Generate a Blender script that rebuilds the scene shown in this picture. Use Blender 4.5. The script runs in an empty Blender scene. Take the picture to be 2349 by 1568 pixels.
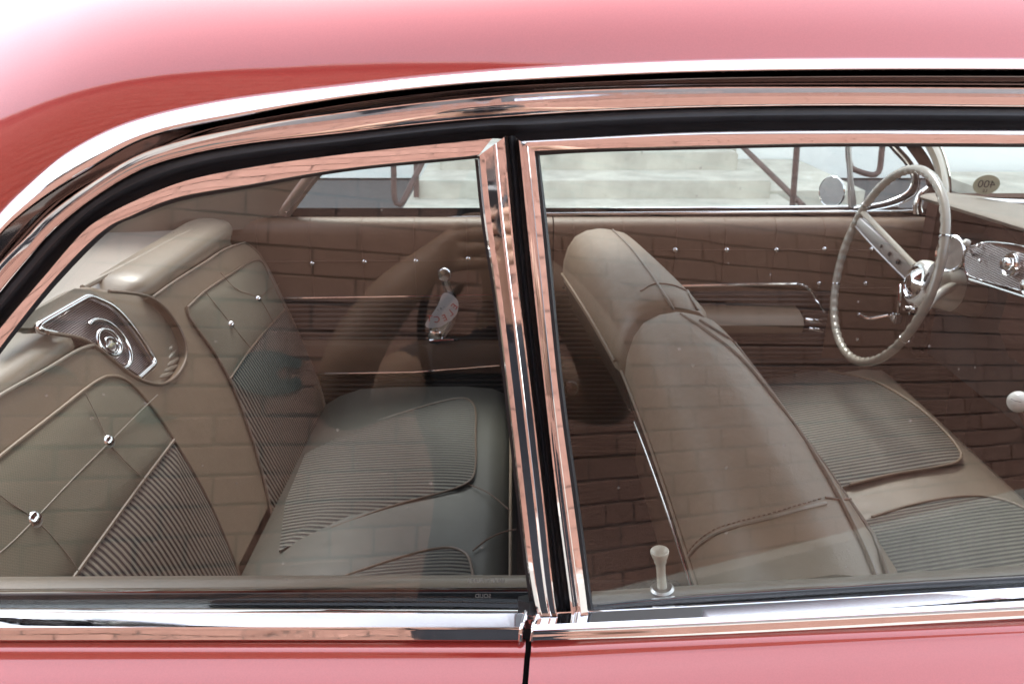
import bpy, bmesh, math, random
import numpy as np
from mathutils import Vector, Matrix
from mathutils.geometry import tessellate_polygon
random.seed(7); RNG=np.random.default_rng(5)
SC=bpy.context.scene; COL=SC.collection
R=math.radians
# ---------------------------------------------------------------- camera, light
PITCH=R(20.9); FP=1896.0; CP=np.array([0.0,-0.487,1.35])     # focal length in pixels of a 2349x1568 view of the photograph
cam=bpy.data.cameras.new('camera'); co=bpy.data.objects.new('view_camera',cam); COL.objects.link(co)
cam.sensor_width=36; cam.lens=36*FP/2349; cam.clip_start=0.02; cam.clip_end=500
co.location=CP; co.rotation_euler=(R(90)-PITCH,0,0); SC.camera=co
cam.dof.use_dof=True; cam.dof.focus_distance=0.75; cam.dof.aperture_fstop=18.0
W=bpy.data.worlds.new('World'); SC.world=W; W.use_nodes=True
wn=W.node_tree; bg=wn.nodes['Background']; sky=wn.nodes.new('ShaderNodeTexSky')
SUN_EL,SUN_ROT=R(57),R(350)
sky.sky_type='NISHITA'; sky.sun_disc=False; sky.sun_elevation=SUN_EL; sky.sun_rotation=SUN_ROT
sky.air_density=0.9; sky.dust_density=0.7; sky.ozone_density=1.0
hs=wn.nodes.new('ShaderNodeHueSaturation'); hs.inputs['Saturation'].default_value=.36; hs.inputs['Value'].default_value=1.0   # thin bright overcast
wn.links.new(sky.outputs[0],hs.inputs['Color']); wn.links.new(hs.outputs[0],bg.inputs[0]); bg.inputs[1].default_value=0.15
sl=bpy.data.lights.new('sun','SUN'); so=bpy.data.objects.new('sun',sl); COL.objects.link(so)
sl.energy=0.65; sl.angle=R(24); sl.color=(1,.97,.93)
# azimuth is clockwise from +Y: the veiled sun stands beyond the far side of the car and lights the brick wall
sd=Vector((math.sin(SUN_ROT)*math.cos(SUN_EL),math.cos(SUN_ROT)*math.cos(SUN_EL),math.sin(SUN_EL)))
so.rotation_euler=sd.to_track_quat('Z','Y').to_euler()
SC.view_settings.view_transform='Standard'; SC.view_settings.look='None'
SC.view_settings.exposure=2.6; SC.view_settings.gamma=1
# ---------------------------------------------------------------- measuring: pixel (2349x1568) -> point on a real surface
def ray(px,py):
    u=(px-1174.5)/FP; v=(py-784)/FP
    return np.array([u,math.cos(PITCH)-v*math.sin(PITCH),-math.sin(PITCH)-v*math.cos(PITCH)])
def PY(px,py,Y):
    d=ray(px,py); return CP+d*(Y-CP[1])/d[1]
def PN(px,py,p0,n):
    d=ray(px,py); p0=np.array(p0,float); n=np.array(n,float); return CP+d*(np.dot(p0-CP,n)/np.dot(d,n))
def PZ(px,py,z): return PN(px,py,(0,0,z),(0,0,1))
LEAN=math.tan(R(13)); YAW=math.tan(R(4.66)); ZB=.957; XH=.02
def hb(x,k=.06): return .5*((x-XH)+math.sqrt((x-XH)**2+k*k))
def side(px,py,off=0.0,k=.06):
    "point on the leaning side of the greenhouse; off = metres outwards"
    d=ray(px,py); t=.5
    for _ in range(14):
        q=CP+d*t; y=YAW*hb(q[0],k)+(q[2]-ZB)*LEAN-off/math.cos(R(13)); t=(y-CP[1])/d[1]
    return CP+d*t
def below(px,py,Y,k=.06):
    "point on an upright face at depth Y that follows the body's bend in plan"
    d=ray(px,py); t=.5
    for _ in range(10):
        q=CP+d*t; t=(Y+YAW*hb(q[0],k)-CP[1])/d[1]
    return CP+d*t
def cr(pts,n,closed=False):
    "Catmull-Rom through points, n samples evenly along its length"
    P=[np.array(p,float) for p in pts]; m=len(P); out=[]
    segs=m if closed else m-1
    for i in range(segs):
        if closed: a,b,c,d=P[(i-1)%m],P[i],P[(i+1)%m],P[(i+2)%m]
        else: a,b,c,d=P[max(i-1,0)],P[i],P[i+1],P[min(i+2,m-1)]
        for k in range(16):
            t=k/16; t0=0
            l1=max(np.linalg.norm(b-a),1e-6)**.5; l2=max(np.linalg.norm(c-b),1e-6)**.5; l3=max(np.linalg.norm(d-c),1e-6)**.5
            m1=(c-b)/l2 if np.allclose(a,b) else ((b-a)/l1-(c-a)/(l1+l2)+(c-b)/l2)
            m2=(c-b)/l2 if np.allclose(c,d) else ((c-b)/l2-(d-b)/(l2+l3)+(d-c)/l3)
            m1=m1*l2; m2=m2*l2
            out.append((2*t**3-3*t**2+1)*b+(t**3-2*t**2+t)*m1+(-2*t**3+3*t**2)*c+(t**3-t**2)*m2)
    out.append(P[0] if closed else P[-1])
    return resample(out,n)
def resample(pts,n):
    pts=np.array(pts,float); L=np.r_[0,np.cumsum(np.linalg.norm(np.diff(pts,axis=0),axis=1))]
    s=np.linspace(0,L[-1],n); return np.stack([np.interp(s,L,pts[:,i]) for i in range(pts.shape[1])],1)
# ---------------------------------------------------------------- object helpers
WL={}
def put(o,loc,parent):
    loc=np.array(loc,float); WL[o.name]=loc; COL.objects.link(o)
    if parent is not None: o.parent=parent; o.location=Vector(loc-WL[parent.name])
    else: o.location=Vector(loc)
    return o
def tag(o,label=None,cat=None,group=None,kind=None):
    for k,v in (('label',label),('category',cat),('group',group),('kind',kind)):
        if v: o[k]=v
    return o
def empty(name,loc,label,cat,group=None):
    o=bpy.data.objects.new(name,None); o.empty_display_size=.1; put(o,loc,None); return tag(o,label,cat,group)
def mesh(name,V,F,mat,parent=None,smooth=True,uv=None,sharp=40,mi=None):
    V=np.array(V,float); c=(V.min(0)+V.max(0))/2
    me=bpy.data.meshes.new(name); me.from_pydata((V-c).tolist(),[],[list(f) for f in F])
    if uv is not None:
        l=me.uv_layers.new(name='UVMap'); U=np.array(uv,float)
        idx=np.empty(len(me.loops),int); me.loops.foreach_get('vertex_index',idx); l.data.foreach_set('uv',U[idx].ravel())
    for m in (mat if isinstance(mat,(list,tuple)) else [mat]): me.materials.append(m)
    if mi is not None: me.polygons.foreach_set('material_index',mi)
    bm=bmesh.new(); bm.from_mesh(me); bmesh.ops.recalc_face_normals(bm,faces=bm.faces[:]) if smooth!='keep' else None
    for f in bm.faces: f.smooth=bool(smooth)
    if smooth:
        for e in bm.edges:
            if len(e.link_faces)==2 and e.calc_face_angle(0)>R(sharp): e.smooth=False
    bm.to_mesh(me); bm.free()
    o=bpy.data.objects.new(name,me); return put(o,c,parent)
def gridf(n,m,closed_m=False,off=0):
    F=[]
    for i in range(n-1):
        for j in range(m-(0 if closed_m else 1)):
            k=(j+1)%m; F.append((off+i*m+j,off+i*m+k,off+(i+1)*m+k,off+(i+1)*m+j))
    return F
def tubeg(pts,r,seg=8,caps=True,closed=False,flat=None):
    pts=np.array(pts,float); n=len(pts); V=[]; rr=r if hasattr(r,'__len__') else [r]*n
    T=np.gradient(pts,axis=0)
    if closed: T=np.roll(pts,-1,0)-np.roll(pts,1,0)
    up=None
    for i in range(n):
        t=T[i]/max(np.linalg.norm(T[i]),1e-9)
        if up is None:
            up=np.array([0,0,1.]) if abs(t[2])<.9 else np.array([0,1.,0])
        a=up-t*np.dot(up,t); a/=max(np.linalg.norm(a),1e-9); b=np.cross(t,a); up=a
        for k in range(seg):
            w=2*math.pi*k/seg; V.append(pts[i]+rr[i]*(math.cos(w)*a+math.sin(w)*b))
    F=gridf(n,seg,True)
    if closed: F+=[((n-1)*seg+j,(n-1)*seg+(j+1)%seg,(j+1)%seg,j) for j in range(seg)]
    elif caps: F+=[tuple(range(seg)),tuple(range((n-1)*seg,n*seg))]
    return V,F
def join(parts):
    V=[];F=[]
    for v,f in parts:
        o=len(V); V+=list(v); F+=[tuple(i+o for i in q) for q in f]
    return V,F
def tube(name,pts,r,mat,parent=None,seg=8,closed=False,**k):
    v,f=tubeg(pts,r,seg,True,closed); return mesh(name,v,f,mat,parent,**k)
def latheg(prof,org,ax,seg=24):
    ax=np.array(ax,float); ax/=np.linalg.norm(ax); h=np.array([0,0,1.]) if abs(ax[2])<.9 else np.array([1.,0,0])
    a=np.cross(ax,h); a/=np.linalg.norm(a); b=np.cross(ax,a); V=[]
    for r,t in prof:
        for k in range(seg):
            w=2*math.pi*k/seg; V.append(np.array(org)+ax*t+r*(math.cos(w)*a+math.sin(w)*b))
    return V,gridf(len(prof),seg,True)+[tuple(range(seg)),tuple(range((len(prof)-1)*seg,len(prof)*seg))]
def lathe(name,prof,org,ax,mat,parent=None,seg=24,**k):
    v,f=latheg(prof,org,ax,seg); return mesh(name,v,f,mat,parent,**k)
def boxg(c,s,rot=None):
    c=np.array(c,float); V=[]
    for x in(-.5,.5):
        for y in(-.5,.5):
            for z in(-.5,.5):
                v=np.array([x*s[0],y*s[1],z*s[2]]); V.append(c+(rot@v if rot is not None else v))
    return V,[(0,1,3,2),(4,6,7,5),(0,4,5,1),(2,3,7,6),(0,2,6,4),(1,5,7,3)]
def rotz(a): return np.array([[math.cos(a),-math.sin(a),0],[math.sin(a),math.cos(a),0],[0,0,1]])
def box(name,c,s,mat,parent=None,rot=None,bev=0.0):
    v,f=boxg(c,s,rot); o=mesh(name,v,f,mat,parent,smooth=False)
    if bev:
        bm=bmesh.new(); bm.from_mesh(o.data); bmesh.ops.bevel(bm,geom=bm.edges[:],offset=bev,segments=2,affect='EDGES'); bm.to_mesh(o.data); bm.free()
    return o
def prism(name,poly,vec,mat,parent=None,smooth=False,uv=None):
    "planar polygon given a real thickness along vec"
    P=[np.array(p,float) for p in poly]; n=len(P); vec=np.array(vec,float)
    tri=tessellate_polygon([[Vector(p) for p in P]])
    V=P+[p+vec for p in P]; F=[tuple(t) for t in tri]+[tuple(i+n for i in t[::-1]) for t in tri]
    F+=[(i,(i+1)%n,(i+1)%n+n,i+n) for i in range(n)]
    return mesh(name,V,F,mat,parent,smooth=smooth,uv=uv)
def sweepx(name,prof,x0,x1,mat,parent,n=2,axis=0,uvs=True,closed=False):
    "profile of (other,z) extruded along x (axis 0) or y (axis 1), end faces closed"
    V=[];U=[];L=0
    for i in range(n):
        s=x0+(x1-x0)*i/(n-1); L=0
        for j,(a,z) in enumerate(prof):
            if j: L+=math.hypot(a-prof[j-1][0],z-prof[j-1][1])
            V.append((s,a,z) if axis==0 else (a,s,z)); U.append((s,L))
    m=len(prof); F=gridf(n,m,closed)
    if closed: F+=[tuple(range(m)),tuple(range((n-1)*m,n*m))]
    return mesh(name,V,F,mat,parent,uv=U)
def pad(name,out,nrm,h,mat,parent,uvf=None,rings=7,back=.012,cen=None):
    "cushioned piece: outline (world points, star shaped), domed by h along nrm, closed behind"
    out=np.array(out,float); nrm=np.array(nrm,float); nrm/=np.linalg.norm(nrm); c=out.mean(0) if cen is None else np.array(cen,float)
    n=len(out); V=[p-nrm*back for p in out]
    for r in range(rings):
        s=1-(r/rings)**1.3; lift=h*(1-s**4)
        V+=[c+(p-c)*s+nrm*lift for p in out]
    V.append(c+nrm*h); F=gridf(rings+1,n,True)
    b=rings*n; F+=[(b+j,b+(j+1)%n,len(V)-1) for j in range(n)]
    uv=[uvf(v) for v in V] if uvf else [(v[0],v[1]) for v in V]
    return mesh(name,V,F,mat,parent,uv=uv,sharp=60)
def strip(name,top,bot,prof,mat,parent,n=90,fn=side,sharp=40,caps=True,uv=False):
    "band between two traced edges with a cross-section [(share from top, metres outwards)]"
    T=cr(top,n); B=cr(bot,n); V=[]
    for i in range(n):
        for t,w in prof:
            q=T[i]*(1-t)+B[i]*t; V.append(fn(q[0],q[1],w))
    m=len(prof); F=gridf(n,m)
    if caps: F+=[tuple(range(m)),tuple(range((n-1)*m,n*m))]
    return mesh(name,V,F,mat,parent,sharp=sharp)
# ---------------------------------------------------------------- materials
def mat(name,col,rough=.5,metal=0,coat=0,coatr=.03,spec=.5,sheen=0,emit=None):
    m=bpy.data.materials.new(name); m.use_nodes=True; b=m.node_tree.nodes['Principled BSDF']
    b.inputs['Base Color'].default_value=(*col,1); b.inputs['Roughness'].default_value=rough; b.inputs['Metallic'].default_value=metal
    b.inputs['Coat Weight'].default_value=coat; b.inputs['Coat Roughness'].default_value=coatr; b.inputs['Specular IOR Level'].default_value=spec
    if sheen: b.inputs['Sheen Weight'].default_value=sheen
    return m
def N(m,t,**k):
    n=m.node_tree.nodes.new(t)
    for a,b in k.items():
        if hasattr(n,a): setattr(n,a,b)
        else: n.inputs[a].default_value=b
    return n
def LK(m,a,b): m.node_tree.links.new(a,b)
def bs(m): return m.node_tree.nodes['Principled BSDF']
def mul_noise(m,scale,amt,coord='Object',detail=4,bump=0,bdist=.001,bscale=None):
    "soft colour variation and fine relief"
    b=bs(m); tc=N(m,'ShaderNodeTexCoord'); nz=N(m,'ShaderNodeTexNoise'); nz.inputs['Scale'].default_value=scale; nz.inputs['Detail'].default_value=detail
    LK(m,tc.outputs[coord],nz.inputs['Vector'])
    c=b.inputs['Base Color'].default_value[:]; mx=N(m,'ShaderNodeMix',data_type='RGBA')
    mx.inputs[6].default_value=tuple(v*(1-amt) for v in c[:3])+(1,); mx.inputs[7].default_value=tuple(min(1,v*(1+amt)) for v in c[:3])+(1,)
    LK(m,nz.outputs['Fac'],mx.inputs[0]); LK(m,mx.outputs[2],b.inputs['Base Color'])
    if bump:
        n2=N(m,'ShaderNodeTexNoise'); n2.inputs['Scale'].default_value=bscale or scale*4; n2.inputs['Detail'].default_value=6
        LK(m,tc.outputs[coord],n2.inputs['Vector'])
        bp=N(m,'ShaderNodeBump'); bp.inputs['Strength'].default_value=bump; bp.inputs['Distance'].default_value=bdist
        LK(m,n2.outputs['Fac'],bp.inputs['Height']); LK(m,bp.outputs[0],b.inputs['Normal'])
    return m
def leather(name,col,rough=.42,amt=.10):
    "vinyl hide: soft mottling, fine crackled grain"
    m=mat(name,col,rough,spec=.5); b=bs(m); tc=N(m,'ShaderNodeTexCoord')
    nz=N(m,'ShaderNodeTexNoise'); nz.inputs['Scale'].default_value=9; nz.inputs['Detail'].default_value=5; LK(m,tc.outputs['Object'],nz.inputs['Vector'])
    mx=N(m,'ShaderNodeMix',data_type='RGBA'); mx.inputs[6].default_value=tuple(v*(1-amt) for v in col)+(1,); mx.inputs[7].default_value=tuple(v*(1+amt) for v in col)+(1,)
    LK(m,nz.outputs['Fac'],mx.inputs[0]); LK(m,mx.outputs[2],b.inputs['Base Color'])
    vo=N(m,'ShaderNodeTexVoronoi',feature='DISTANCE_TO_EDGE'); vo.inputs['Scale'].default_value=260; 
    ad=N(m,'ShaderNodeVectorMath',operation='ADD'); nd=N(m,'ShaderNodeTexNoise'); nd.inputs['Scale'].default_value=60
    sc=N(m,'ShaderNodeVectorMath',operation='SCALE'); sc.inputs['Scale'].default_value=.02
    LK(m,tc.outputs['Object'],nd.inputs['Vector']); LK(m,nd.outputs['Color'],sc.inputs[0]); LK(m,tc.outputs['Object'],ad.inputs[0]); LK(m,sc.outputs[0],ad.inputs[1]); LK(m,ad.outputs[0],vo.inputs['Vector'])
    n3=N(m,'ShaderNodeTexNoise'); n3.inputs['Scale'].default_value=22; n3.inputs['Detail'].default_value=3; LK(m,tc.outputs['Object'],n3.inputs['Vector'])
    b1=N(m,'ShaderNodeBump'); b1.inputs['Strength'].default_value=.25; b1.inputs['Distance'].default_value=.0006; LK(m,vo.outputs['Distance'],b1.inputs['Height'])
    b2=N(m,'ShaderNodeBump'); b2.inputs['Strength'].default_value=.35; b2.inputs['Distance'].default_value=.003; LK(m,n3.outputs['Fac'],b2.inputs['Height']); LK(m,b2.outputs[0],b1.inputs['Normal'])
    LK(m,b1.outputs[0],b.inputs['Normal']); return m
def pleats(name,light,dark,pitch=.0105,duty=.5,depth=.0016,rough=.5):
    "piped upholstery: raised light welts with dark grooves, across UV.y"
    m=mat(name,light,rough); b=bs(m); uv=N(m,'ShaderNodeUVMap'); sp=N(m,'ShaderNodeSeparateXYZ'); LK(m,uv.outputs[0],sp.inputs[0])
    mu=N(m,'ShaderNodeMath',operation='MULTIPLY'); mu.inputs[1].default_value=2*math.pi/pitch; LK(m,sp.outputs['Y'],mu.inputs[0])
    si=N(m,'ShaderNodeMath',operation='SINE'); LK(m,mu.outputs[0],si.inputs[0])
    rp=N(m,'ShaderNodeMapRange'); rp.inputs['From Min'].default_value=-.45; rp.inputs['From Max'].default_value=.35; LK(m,si.outputs[0],rp.inputs['Value'])
    mx=N(m,'ShaderNodeMix',data_type='RGBA'); mx.inputs[6].default_value=(*dark,1); mx.inputs[7].default_value=(*light,1)
    LK(m,rp.outputs[0],mx.inputs[0]); LK(m,mx.outputs[2],b.inputs['Base Color'])
    bp=N(m,'ShaderNodeBump'); bp.inputs['Strength'].default_value=.8; bp.inputs['Distance'].default_value=depth; LK(m,si.outputs[0],bp.inputs['Height']); LK(m,bp.outputs[0],b.inputs['Normal'])
    return m
def cloth(name,col):
    "basket weave cloth with quilting lines"
    m=mat(name,col,.62,sheen=.1); b=bs(m); tc=N(m,'ShaderNodeTexCoord')
    mp=N(m,'ShaderNodeMapping'); mp.inputs['Scale'].default_value=(1,1,1); LK(m,tc.outputs['UV'],mp.inputs[0])
    ck=N(m,'ShaderNodeTexChecker'); ck.inputs['Scale'].default_value=420; LK(m,mp.outputs[0],ck.inputs['Vector'])
    nz=N(m,'ShaderNodeTexNoise'); nz.inputs['Scale'].default_value=14; LK(m,tc.outputs['UV'],nz.inputs['Vector'])
    mx=N(m,'ShaderNodeMix',data_type='RGBA'); mx.inputs[6].default_value=tuple(v*.8 for v in col)+(1,); mx.inputs[7].default_value=tuple(v*1.15 for v in col)+(1,)
    av=N(m,'ShaderNodeMath',operation='ADD'); LK(m,ck.outputs['Fac'],av.inputs[0]); LK(m,nz.outputs['Fac'],av.inputs[1]); hf=N(m,'ShaderNodeMath',operation='MULTIPLY'); hf.inputs[1].default_value=.6; LK(m,av.outputs[0],hf.inputs[0])
    LK(m,hf.outputs[0],mx.inputs[0]); LK(m,mx.outputs[2],b.inputs['Base Color'])
    bp=N(m,'ShaderNodeBump'); bp.inputs['Strength'].default_value=.5; bp.inputs['Distance'].default_value=.0008; LK(m,ck.outputs['Fac'],bp.inputs['Height']); LK(m,bp.outputs[0],b.inputs['Normal'])
    return m
def glassmat(name,tint,extra=0.0,f0=.034):
    "thin clear pane: one Fresnel reflection per face, the rest passes straight through"
    m=bpy.data.materials.new(name); m.use_nodes=True; nt=m.node_tree; nt.nodes.remove(bs(m)); out=nt.nodes['Material Output']
    g=N(m,'ShaderNodeNewGeometry'); dt=N(m,'ShaderNodeVectorMath',operation='DOT_PRODUCT'); LK(m,g.outputs['Incoming'],dt.inputs[0]); LK(m,g.outputs['Normal'],dt.inputs[1])
    ab=N(m,'ShaderNodeMath',operation='ABSOLUTE'); LK(m,dt.outputs['Value'],ab.inputs[0]); su=N(m,'ShaderNodeMath',operation='SUBTRACT'); su.inputs[0].default_value=1; LK(m,ab.outputs[0],su.inputs[1])
    pw=N(m,'ShaderNodeMath',operation='POWER'); pw.inputs[1].default_value=5; LK(m,su.outputs[0],pw.inputs[0])
    mr=N(m,'ShaderNodeMapRange'); mr.inputs['To Min'].default_value=f0; mr.inputs['To Max'].default_value=1; LK(m,pw.outputs[0],mr.inputs['Value'])
    tr=N(m,'ShaderNodeBsdfTransparent'); tr.inputs[0].default_value=(*tint,1); gl=N(m,'ShaderNodeBsdfGlossy'); gl.inputs['Roughness'].default_value=0.0; gl.inputs['Color'].default_value=(1,1,1,1)
    mx=N(m,'ShaderNodeMixShader'); LK(m,mr.outputs[0],mx.inputs[0]); LK(m,tr.outputs[0],mx.inputs[1]); LK(m,gl.outputs[0],mx.inputs[2])
    tc=N(m,'ShaderNodeTexCoord'); vo=N(m,'ShaderNodeTexVoronoi'); vo.inputs['Scale'].default_value=75; LK(m,tc.outputs['Object'],vo.inputs['Vector'])
    sp=N(m,'ShaderNodeSeparateXYZ'); LK(m,vo.outputs['Color'],sp.inputs[0])
    sz=N(m,'ShaderNodeMath',operation='MULTIPLY'); LK(m,sp.outputs[0],sz.inputs[0]); sz.inputs[1].default_value=.10
    lt=N(m,'ShaderNodeMath',operation='LESS_THAN'); LK(m,vo.outputs['Distance'],lt.inputs[0]); LK(m,sz.outputs[0],lt.inputs[1])
    gt=N(m,'ShaderNodeMath',operation='GREATER_THAN'); LK(m,sp.outputs[1],gt.inputs[0]); gt.inputs[1].default_value=.72
    ml=N(m,'ShaderNodeMath',operation='MULTIPLY'); LK(m,lt.outputs[0],ml.inputs[0]); LK(m,gt.outputs[0],ml.inputs[1])
    nz=N(m,'ShaderNodeTexNoise'); nz.inputs['Scale'].default_value=9; nz.inputs['Detail'].default_value=6; LK(m,tc.outputs['Object'],nz.inputs['Vector'])
    fm=N(m,'ShaderNodeMapRange'); fm.inputs['From Min'].default_value=.5; fm.inputs['From Max'].default_value=.8; fm.inputs['To Min'].default_value=.001; fm.inputs['To Max'].default_value=.003; LK(m,nz.outputs['Fac'],fm.inputs['Value'])
    m2=N(m,'ShaderNodeMath',operation='MULTIPLY_ADD'); LK(m,ml.outputs[0],m2.inputs[0]); m2.inputs[1].default_value=.22; LK(m,fm.outputs[0],m2.inputs[2])
    df_=N(m,'ShaderNodeBsdfDiffuse'); df_.inputs[0].default_value=(.6,.58,.54,1); mz=N(m,'ShaderNodeMixShader'); LK(m,m2.outputs[0],mz.inputs[0]); LK(m,mx.outputs[0],mz.inputs[1]); LK(m,df_.outputs[0],mz.inputs[2])
    LK(m,mz.outputs[0],out.inputs['Surface']); return m
# metallic rose paint: red flake base under a clear lacquer
M_paint=mat('rose_paint',(.50,.045,.035),.42,metal=.5,coat=1,coatr=.045); 
_b=bs(M_paint); _b.inputs['Coat IOR'].default_value=2.0
_tc=N(M_paint,'ShaderNodeTexCoord'); _v=N(M_paint,'ShaderNodeTexVoronoi'); _v.inputs['Scale'].default_value=1400; LK(M_paint,_tc.outputs['Object'],_v.inputs['Vector'])
_mx=N(M_paint,'ShaderNodeMix',data_type='RGBA'); _mx.inputs[6].default_value=(.37,.032,.024,1); _mx.inputs[7].default_value=(.405,.038,.029,1)
_sp=N(M_paint,'ShaderNodeSeparateXYZ'); LK(M_paint,_v.outputs['Color'],_sp.inputs[0]); LK(M_paint,_sp.outputs[0],_mx.inputs[0]); LK(M_paint,_mx.outputs[2],_b.inputs['Base Color'])
def chrome(name,wav=.15):
    m=mat(name,(.88,.87,.88),.035,metal=1); b=bs(m); tc=N(m,'ShaderNodeTexCoord'); nz=N(m,'ShaderNodeTexNoise'); nz.inputs['Scale'].default_value=14; nz.inputs['Detail'].default_value=1.5
    LK(m,tc.outputs['Object'],nz.inputs['Vector']); bp=N(m,'ShaderNodeBump'); bp.inputs['Strength'].default_value=wav; bp.inputs['Distance'].default_value=.004
    n2=N(m,'ShaderNodeTexNoise'); n2.inputs['Scale'].default_value=170; n2.inputs['Detail'].default_value=4; LK(m,tc.outputs['Object'],n2.inputs['Vector'])
    mr=N(m,'ShaderNodeMapRange'); mr.inputs['From Min'].default_value=.45; mr.inputs['From Max'].default_value=.8; mr.inputs['To Min'].default_value=.03; mr.inputs['To Max'].default_value=.14; LK(m,n2.outputs['Fac'],mr.inputs['Value']); LK(m,mr.outputs[0],b.inputs['Roughness'])
    LK(m,nz.outputs['Fac'],bp.inputs['Height']); LK(m,bp.outputs[0],b.inputs['Normal']); return m
M_chrome=chrome('chrome'); M_chrome_flat=chrome('flat_chrome',.06); M_darkmetal=mat('dull_dark_metal',(.20,.185,.185),.14,metal=1); M_chrome2=mat('inner_chrome',(.8,.79,.8),.12,metal=1); M_satin=mat('satin_metal',(.5,.48,.48),.3,metal=1)
M_rubber=mul_noise(mat('black_rubber',(.016,.016,.018),.42,spec=.5),35,.6,bump=.1,bdist=.0004)
M_black=mat('black_gap',(.006,.006,.007),.7)
M_felt=mul_noise(mat('window_felt',(.005,.006,.008),1.0,spec=.05),300,.6,bump=.6,bdist=.0008,bscale=900)
M_vinyl=leather('beige_vinyl',(.20,.145,.100),.46); M_vinyl2=leather('pale_vinyl',(.20,.162,.125),.36); M_vinyld=leather('trim_vinyl',(.14,.083,.054),.5)
M_pipe=mat('vinyl_piping',(.16,.115,.085),.35); M_thread=mat('stitching',(.16,.09,.06),.6)
M_cloth=cloth('olive_beige_cloth',(.135,.116,.078))
M_pleat=pleats('ribbed_upholstery',(.19,.165,.135),(.010,.004,.004)); M_pleat2=pleats('ribbed_cushion',(.155,.145,.122),(.007,.005,.004),pitch=.0105)
M_rib=pleats('ribbed_door_trim',(.055,.034,.026),(.02,.012,.01),pitch=.013,depth=.002); M_ribd=pleats('dark_ribbed_door_trim',(.02,.014,.011),(.008,.006,.005),pitch=.013,depth=.002)
M_carpet=mul_noise(mat('maroon_carpet',(.022,.008,.007),.95),220,.6,bump=1,bdist=.004,bscale=500)
M_dash=mul_noise(mat('dash_brown',(.045,.022,.017),.8,spec=.1),20,.1); M_dashtop=leather('dash_pad',(.17,.145,.12),.6)
M_cream=mul_noise(mat('cream_plastic',(.55,.50,.42),.28,coat=.4),30,.06); M_wheel=mat('pearl_wheel_plastic',(.26,.235,.20),.22,coat=.6)
M_column=mat('column_paint',(.20,.155,.13),.35,coat=.3); M_colpale=mat('pale_column_paint',(.80,.78,.72),.25,coat=.4)
M_white=mat('white_plastic',(.75,.74,.70),.25,coat=.5); M_ink=mat('dark_ink',(.05,.05,.05),.6); M_redink=mat('red_ink',(.42,.04,.03),.6); M_card=mat('white_card',(.55,.55,.58),.7)
M_redlens=mat('red_lens',(.06,.003,.003),.15,coat=1); M_grille=None
M_glass=glassmat('side_glass',(.895,.91,.885)); M_glassf=glassmat('far_glass',(.94,.96,.95),f0=.03)
M_etch=mat('etched_mark',(.13,.13,.12),.8)
M_sticker=mat('olive_sticker',(.30,.30,.22),.6)
M_conc=mul_noise(mat('concrete',(.56,.53,.465),.9),5.0,.5,detail=8,bump=.3,bdist=.004,bscale=40)
M_wallw=mul_noise(mat('white_wall_paint',(.86,.87,.86),.8),3,.05,bump=.2,bdist=.003,bscale=60)
M_asph=mul_noise(mat('asphalt',(.085,.082,.085),.9),12,.25,detail=8,bump=.5,bdist=.004,bscale=150)
M_rail=mul_noise(mat('brown_rail_paint',(.11,.066,.06),.5),9,.25,bump=.1,bdist=.001)
M_skin=mul_noise(mat('skin',(.40,.235,.155),.5),25,.08); bs(M_skin).inputs['Subsurface Weight'].default_value=.1; bs(M_skin).inputs['Subsurface Radius'].default_value=(.02,.008,.004)
M_shirt=mul_noise(mat('black_cotton',(.012,.013,.017),.85),40,.3,bump=.3,bdist=.003,bscale=18); M_hair=mat('dark_hair',(.03,.018,.012),.5); M_dslr=mat('camera_black',(.012,.012,.013),.4); M_lens=mat('lens_glass',(.02,.02,.03),.02,coat=1)
M_paintg=mat('green_wall_paint',(.035,.075,.07),.6)
def brickmat(name,obj):
    m=mat(name,(.4,.15,.1),.85); b=bs(m)
    if obj: src=N(m,'ShaderNodeObjectInfo').outputs['Random']
    else: src=N(m,'ShaderNodeAttribute',attribute_name='tone').outputs['Fac']
    rp=N(m,'ShaderNodeValToRGB'); e=rp.color_ramp.elements; e[0].color=(.32,.160,.112,1); e[1].color=(.37,.195,.14,1)
    e.new(.25).color=(.345,.172,.12,1); e.new(.6).color=(.375,.193,.138,1); e.new(.85).color=(.33,.160,.112,1)
    LK(m,src,rp.inputs[0]); tc=N(m,'ShaderNodeTexCoord'); nz=N(m,'ShaderNodeTexNoise'); nz.inputs['Scale'].default_value=30; nz.inputs['Detail'].default_value=7; LK(m,tc.outputs['Object'],nz.inputs['Vector'])
    r2=N(m,'ShaderNodeMapRange'); r2.inputs['To Min'].default_value=.72; r2.inputs['To Max'].default_value=1.22; LK(m,nz.outputs['Fac'],r2.inputs['Value'])
    mx=N(m,'ShaderNodeMix',data_type='RGBA',blend_type='MULTIPLY'); mx.inputs[0].default_value=1; LK(m,rp.outputs[0],mx.inputs[6]); LK(m,r2.outputs[0],mx.inputs[7]); LK(m,mx.outputs[2],b.inputs['Base Color'])
    bp=N(m,'ShaderNodeBump'); bp.inputs['Strength'].default_value=.5; bp.inputs['Distance'].default_value=.003; LK(m,nz.outputs['Fac'],bp.inputs['Height']); LK(m,bp.outputs[0],b.inputs['Normal']); return m
M_brick=brickmat('brick_clay',True); M_brick2=brickmat('brick_clay_joined',False); M_mortar=mul_noise(mat('mortar',(.17,.105,.08),.95),20,.3,bump=.4,bdist=.002)
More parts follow.
